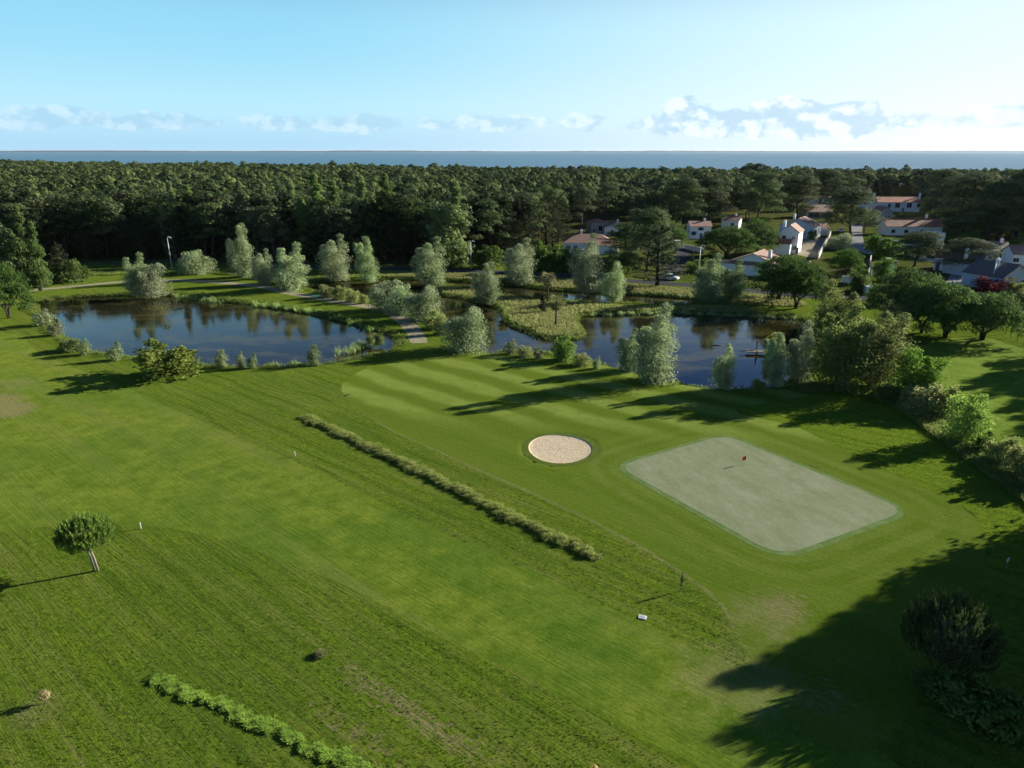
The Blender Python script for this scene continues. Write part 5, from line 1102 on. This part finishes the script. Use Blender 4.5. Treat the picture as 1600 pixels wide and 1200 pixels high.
# short tufts over the rough in the near and middle distance
def tufts():
    n = 330000; Y = 24 + 62 * rng.random(n) ** 1.15; X = (rng.random(n) * 2 - 1) * (Y * 0.76 + 8)
    a = sdist(X, Y, fairA); b = sdist(X, Y, fairB); k = (a > 0.2) & (b > 0.2)
    k &= SDW(X, Y) > 1.5
    # clumps follow the mowing direction
    c, s = math.cos(MOW), math.sin(MOW); v = -X * s + Y * c; u = X * c + Y * s
    dens = 0.5 + 0.5 * np.sin(v * 5.2 + 1.5 * np.sin(u * 0.3 + v)) * np.sin(v * 1.9 + u * 0.2); k &= rng.random(n) < 0.25 + 0.75 * dens
    k &= rng.random(n) < 0.32; k &= ~((X < -14) & (b < 4) & (rng.random(n) > b / 4)); X, Y = X[k], Y[k]; print('tufts', len(X))
    blades('rough_grass', np.c_[X, Y, np.zeros(len(X)) - .01], 0.075, 0.05, M['roughg'], 'coarse uncut grass of the rough beside the fairways', per=2, spread=0.8)
tufts()
# grass heap and odd tufts
def heap(px, py, r, h, lm, label):
    X, Y = P(px, py); n = 900; d = rng.random(n) ** .5 * r; a = rng.random(n) * 6.28; z = h * (1 - (d / r) ** 2)
    blades('grass_tuft', np.c_[X + d * np.cos(a), Y + d * np.sin(a), z * rng.random(n)], h * .6, 0.03, lm, label, spread=.7)
heap(502, 1024, 0.36, 0.25, M['longg'], 'single dry tuft of grass in the lower left rough')

# ------------------------------------------------------------------ golf course furniture
X, Y = P(1165, 726); X2, Y2 = P(1165, 726)
fl = empty('flagstick', (X, Y)); tag(fl, 'flagstick with a small red flag on the putting green', 'golf flag')
MB().tube([(0, 0, 0.02), (0, 0, 1.05)], 0.016, 6).build('pole', M['car'], fl)
f_ = MB()
for i in range(5):
    a, b = i / 5, (i + 1) / 5; wv = lambda t: 0.07 * math.sin(t * 5)
    f_.poly([(-0.02 - a * .42, wv(a), 0.52 - a * .02), (-0.02 - b * .42, wv(b), 0.52 - b * .02), (-0.02 - b * .42, wv(b), 1.02 - b * .16), (-0.02 - a * .42, wv(a), 1.02 - a * .16)])
fo = f_.build('flag', M['red_flag'], fl); md = fo.modifiers.new('thick', 'SOLIDIFY'); md.thickness = 0.02
MB().tube([(0, 0, 0.023), (0, 0, 0.026)], 0.054, 12).build('hole', M['rope'], fl)
def marker(px, py, h, label):
    X, Y = P(px, py); e = empty('marker_post', (X, Y)); tag(e, label, 'marker post')
    MB().tube([(0, 0, -.05), (0, 0, h * .7)], (0.055, 0.055), 8).build('post', M['cream'], e); MB().tube([(0, 0, h * .7 + .001), (0, 0, h)], (0.056, 0.05), 8).build('white_top', M['car'], e)
marker(220, 826, 0.62, 'short white marker post right of the young two-stemmed pine')
marker(461, 713, 0.62, 'short white marker post beside the upper end of the tall grass strip')
def tee_sign(px, py):
    X, Y = P(px, py); e = empty('tee_sign', (X, Y), R(35)); tag(e, 'small tee sign board on a thin post at the right edge of the fairway', 'sign')
    MB().tube([(0, 0, 0), (0, 0, 0.85)], 0.025, 6).build('post', M['wood'], e)
    MB().box(-.2, .2, -.02, .02, .62, .95).build('board', M['pole'], e)
tee_sign(1572, 888)
X, Y = P(1004, 965); e = empty('tee_plate', (X, Y), R(-20)); tag(e, 'flat white tee plate lying in the grass at the fairway edge', 'plate')
MB().box(-.28, .28, -.2, .2, 0, .07).build('plate', M['car'], e); MB().box(-.2, .2, -.12, .12, .071, .085).build('inlay', M['grey'], e)
X, Y = P(1387, 620); e = empty('ball_washer', (X, Y)); tag(e, 'dark slim ball washer post in the shade under the leafy tree', 'ball washer')
MB().tube([(0, 0, 0), (0, 0, 0.9)], 0.05, 8).build('post', M['car'], e); MB().box(-.13, .13, -.1, .1, .75, 1.35).build('body', M['rope'], e); MB().tube([(0, 0, 1.351), (0, 0, 1.5)], 0.03, 6).build('handle', M['rope'], e)
# worn turf mats laid on the path and the dark turf plug beside the green
M['turfmat'] = plain('green_turf_mat', (0.05, 0.15, 0.09), 0.9, 0.3, 3)
for (px, py, wx, wy, lab) in ((492, 462, 4.2, 2.2, 'pale green turf mat left on the path near the yellow-green shrubs'), (606, 487, 2.8, 2.0, 'dark green turf mat on the path beside the willow row')):
    X, Y = P(px, py); e = MB().box(-wx / 2, wx / 2, -wy / 2, wy / 2, 0.0, 0.03).build('turf_mat', M['turfmat']); e.location = (X, Y, 0.012); e.rotation_euler.z = -0.5; tag(e, lab, 'mat')
X, Y = P(1272, 728); e = MB().box(-.55, .55, -.22, .22, 0.0, 0.012).build('turf_plug', M['rim']); e.location = (X, Y, 0.012); e.rotation_euler.z = MOW; tag(e, 'dark rectangular patch of relaid turf on the green apron', 'turf patch')
# two birds on the fairway edge
M['bird'] = plain('bird_feathers', (0.10, 0.12, 0.16), 0.7, 0.3, 8)
for px, py, rz, lab in ((541 + 0, 619, 0.4, 'left one of two grey pigeons on the fairway edge'), (545.5, 618, -0.8, 'right one of two grey pigeons on the fairway edge')):
    X, Y = P(px, py); e = empty('pigeon', (X, Y), rz); tag(e, lab, 'bird', 'pigeons on the grass')
    mb = MB().tube([(-.26, 0, .13), (-.14, 0, .13), (-.02, 0, .15), (.08, 0, .18), (.13, 0, .24), (.16, 0, .27), (.19, 0, .265), (.225, 0, .25)], (.012, .04, .075, .065, .035, .036, .022, .004), 8); mb.build('body', M['bird'], e, True)
    for s in (-1, 1): MB().tube([(0, .03 * s, 0), (0, .03 * s, .12)], .008, 5).build('leg', M['red_flag'], e)
# jetty with posts and a floating log
def jetty():
    A = P(1166, 548, WZ + .5); B = P(1206, 549, WZ + .5); d = B - A; L = np.linalg.norm(d); e = empty('jetty', (*A, WZ), math.atan2(d[1], d[0])); tag(e, 'short weathered wooden jetty over the right pond', 'jetty')
    mb = MB(); n = int(L / .22)
    for i in range(n): mb.box(i * .22, i * .22 + .18, -.75, .75, .45, .5)
    mb.build('deck', M['wood'], e)
    MB().box(0, L, -.6, -.48, .32, .448).build('beam', M['wood'], e); MB().box(0, L, .48, .6, .32, .448).build('beam', M['wood'], e)
    for x, y, t in ((1.6, -.85, .75), (1.9, .85, 2.1), (4.3, -.85, .7), (4.3, .85, 1.0)): MB().tube([(x, y, -.9), (x, y, t)], .11, 8).build('post', M['wood'], e)
    MB().tube([(-1.0, -.2, .42), (1.2, .1, .6)], .07, 6).build('plank', M['wood'], e)
jetty()
X, Y = P(1121, 540, WZ); e = MB().tube([(-1.1, 0, 0), (0, .05, .05), (1.1, 0, .02)], (.09, .12, .08), 7).build('floating_log', M['wood'], None, True); e.location = (X, Y, WZ); tag(e, 'dark log floating left of the jetty', 'log')
for i, (px, py) in enumerate(((813, 519), (820, 522), (827, 525), (833, 528), (842, 533))):
    X, Y = P(px, py, WZ); e = MB().tube([(0, 0, -.4), (0, 0, .45)], .06, 6).build('mooring_stake', M['wood']); e.location = (X, Y, WZ); tag(e, 'short wooden stake in the water along the dry grass point', 'stake', 'stakes along the grass point')
# wire fences
def fence(line, h, step, label):
    L = smooth_closed(PP(line), 6, False); s = np.r_[0, np.cumsum(np.linalg.norm(np.diff(L, axis=0), axis=1))]; q = np.arange(0, s[-1], step); xs = np.interp(q, s, L[:, 0]); ys = np.interp(q, s, L[:, 1])
    e = empty('wire_fence', (xs[0], ys[0])); tag(e, label, 'fence')
    for x, y in zip(xs, ys): MB().tube([(x - xs[0], y - ys[0], 0), (x - xs[0], y - ys[0], h * (0.92 + 0.14 * rng.random()))], .06, 5).build('post', M['wood'], e)
    for z in (0.35, 0.7, 0.98): MB().tube([(x - xs[0], y - ys[0], h * z * .97) for x, y in zip(xs, ys)], .012, 3).build('wire', M['pole'], e)
fence([(135, 418), (250, 414), (400, 414), (500, 417)], 1.5, 3.6, 'wire fence on wooden posts along the dark forest edge')
fence([(1545, 500), (1575, 525), (1610, 548), (1680, 600)], 1.4, 3.0, 'wire fence on wooden posts at the right edge of the meadow')
fence([(1165, 455), (1200, 458), (1260, 461)], 1.2, 3.0, 'low post fence below the white bungalow')
# waste bin at the start of the path
X, Y = P(64, 456); e = empty('litter_bin', (X, Y)); tag(e, 'dark litter bin between two posts at the left end of the gravel path', 'bin')
MB().tube([(0, 0, .3), (0, 0, 1.2)], (.28, .34), 10).build('bin', M['cypress'], e)
for s in (-.5, .5): MB().tube([(s, 0, 0), (s, 0, 1.5)], .07, 6).build('post', M['wood'], e)
# ------------------------------------------------------------------ vehicles
def car(px, py, rz, label, paint='car', van=False):
    X, Y = P(px, py); e = empty('parked_van' if van else 'parked_car', (X, Y), R(rz)); tag(e, label, 'van' if van else 'car')
    L, W_ = (4.9, 1.95) if van else (4.2, 1.75)
    if van: prof = [(-L / 2, .35), (-L / 2, 1.95), (L * .18, 2.05), (L * .33, 1.25), (L / 2, 1.0), (L / 2, .35)]; cab = None
    else: prof = [(-L / 2, .35), (-L / 2, .85), (-L * .42, .98), (L * .22, .95), (L * .46, .82), (L / 2, .6), (L / 2, .35)]
    mb = MB()
    b = 0; pts = prof; n = len(pts)
    mb.v += [(x, -W_ / 2, z) for x, z in pts] + [(x, W_ / 2, z) for x, z in pts]
    mb.f += [tuple(range(n)), tuple(range(n, 2 * n))[::-1]] + [(i, i + n, (i + 1) % n + n, (i + 1) % n) for i in range(n)]
    bo = mb.build('body', M[paint], e); bv = bo.modifiers.new('b', 'BEVEL'); bv.width = .07; bv.segments = 2
    if not van:
        c = MB(); pts = [(-L * .44, .97), (-L * .33, 1.42), (L * .05, 1.46), (L * .24, .95)]; n = 4
        c.v += [(x, -W_ / 2 + .12, z) for x, z in pts] + [(x, W_ / 2 - .12, z) for x, z in pts]; c.f += [(0, 1, 2, 3), (7, 6, 5, 4)] + [(i, i + n, (i + 1) % n + n, (i + 1) % n) for i in range(n)]
        c.build('windows', M['glass'], e); MB().box(-L * .32, L * .04, -W_ / 2 + .14, W_ / 2 - .14, 1.455, 1.50).build('roof', M[paint], e)
    else:
        MB().poly([(L * .19, -.8, 2.0), (L * .325, -.8, 1.32), (L * .325, .8, 1.32), (L * .19, .8, 2.0)][::-1]).build('windscreen', M['glass'], e)
        for s in (-1, 1): MB().box(L * .0, L * .2, s * (W_ / 2 + .004) - .01, s * (W_ / 2 + .004) + .01, 1.25, 1.8).build('side_window', M['glass'], e)
    for x in (-L * .32, L * .32):
        for s in (-1, 1):
            w0 = MB().tube([(x, s * (W_ / 2 - .1), .33), (x, s * (W_ / 2 + .03), .33)], .33, 14).build('wheel', M['tyre'], e); MB().tube([(x, s * (W_ / 2 + .031), .33), (x, s * (W_ / 2 + .05), .33)], .19, 10).build('rim', M['pole'], w0)
    for s in (-1, 1): MB().box(L / 2 - .02, L / 2 + .03, s * .6 - .15, s * .6 + .15, .62 if not van else .75, .74 if not van else .9).build('headlight', M['frame'], e)
car(1390, 411, 10, 'white car with dark windows parked beside the garden pines')
car(1384, 401, -5, 'blue-tinted car parked just behind the white one', 'carb')
car(1354, 458, 80, 'white van parked between the dark bush and the light green one', van=True)
car(1313, 362, 75, 'pale car parked at the top of the gravel yard')
car(1048, 437, -35, 'white car half hidden in the shade beside the dark cypress by the lane')
# ------------------------------------------------------------------ tall trees just outside the right edge: their shadows cross the course
dirs = np.array([math.sin(R(SUN_AZ)), math.cos(R(SUN_AZ))])
k = 0
for px, py, h, w_ in ((1150,1170,20,13),(1165,1110,19,13),(1210,1070,20,13),(1085,1132,17,12),(1130,1085,17,11),(1175,1040,17,11),(1235,1000,18,12),(1300,992,18,12),(1395,968,16,10),(1500,945,15,9),(1595,935,14,10),(1200,1200,20,13),(1300,1120,22,14),(1420,1060,22,14),(1560,1000,20,14),(1380,1200,22,14),(1530,1180,22,14),(1545,862,11,8),(1590,803,10,6),(1465,597,19,12),(1515,596,19,12),(1570,595,19,12),(1620,596,19,12),(1480,622,19,12),(1535,622,19,12),(1590,625,19,12),(1520,655,18,12),(1580,660,18,12),(1640,650,18,12),(1570,690,18,12),(1630,700,18,12),(1610,738,17,10),(1620,960,20,14),(1680,1040,20,14),(1640,1120,20,14),(1560,985,17,12),(1600,1230,20,14),(1450,1260,20,14),(1290,1230,22,14),(1350,1040,19,13),(1480,995,18,12),(1250,1080,20,13),(1650,700,15,12),(1600,690,15,12),(1640,740,15,12),(1560,680,13,9), (1390, 566, 7, 4)):
    E_ = P(px, py) - np.array([-dirs[1], dirs[0]]) * (w_ * 0.22); q = E_ + dirs * (h / math.tan(R(SUN_EL)))
    if q[0] < 0.76 * mpp(q[1]) * F + 6: print('in view', px, py, q); continue
    place('stone' if h < 12 else 'birch', k, q[0], q[1], h, w_, 'tall tree standing outside the right edge of the photo whose shadow crosses the course', 'tall trees outside the right edge'); k += 1

# ------------------------------------------------------------------ sea air: even thin haze round the whole scene
mh = bpy.data.materials.new('haze_air'); mh.use_nodes = True; th = NT(mh.node_tree); th.n.clear()
pv = th.add('ShaderNodeVolumePrincipled', {'Color': (0.75, 0.86, 1.0, 1), 'Density': 0.00001, 'Anisotropy': 0.3})
ho = th.add('ShaderNodeOutputMaterial'); th.l.new(pv.outputs[0], ho.inputs['Volume'])
hz = MB().box(-50100, 50100, -1600, 60100, -5.6, 62).build('haze', mh); tag(hz, 'thin pale sea haze over the whole landscape', 'haze', kind='stuff')
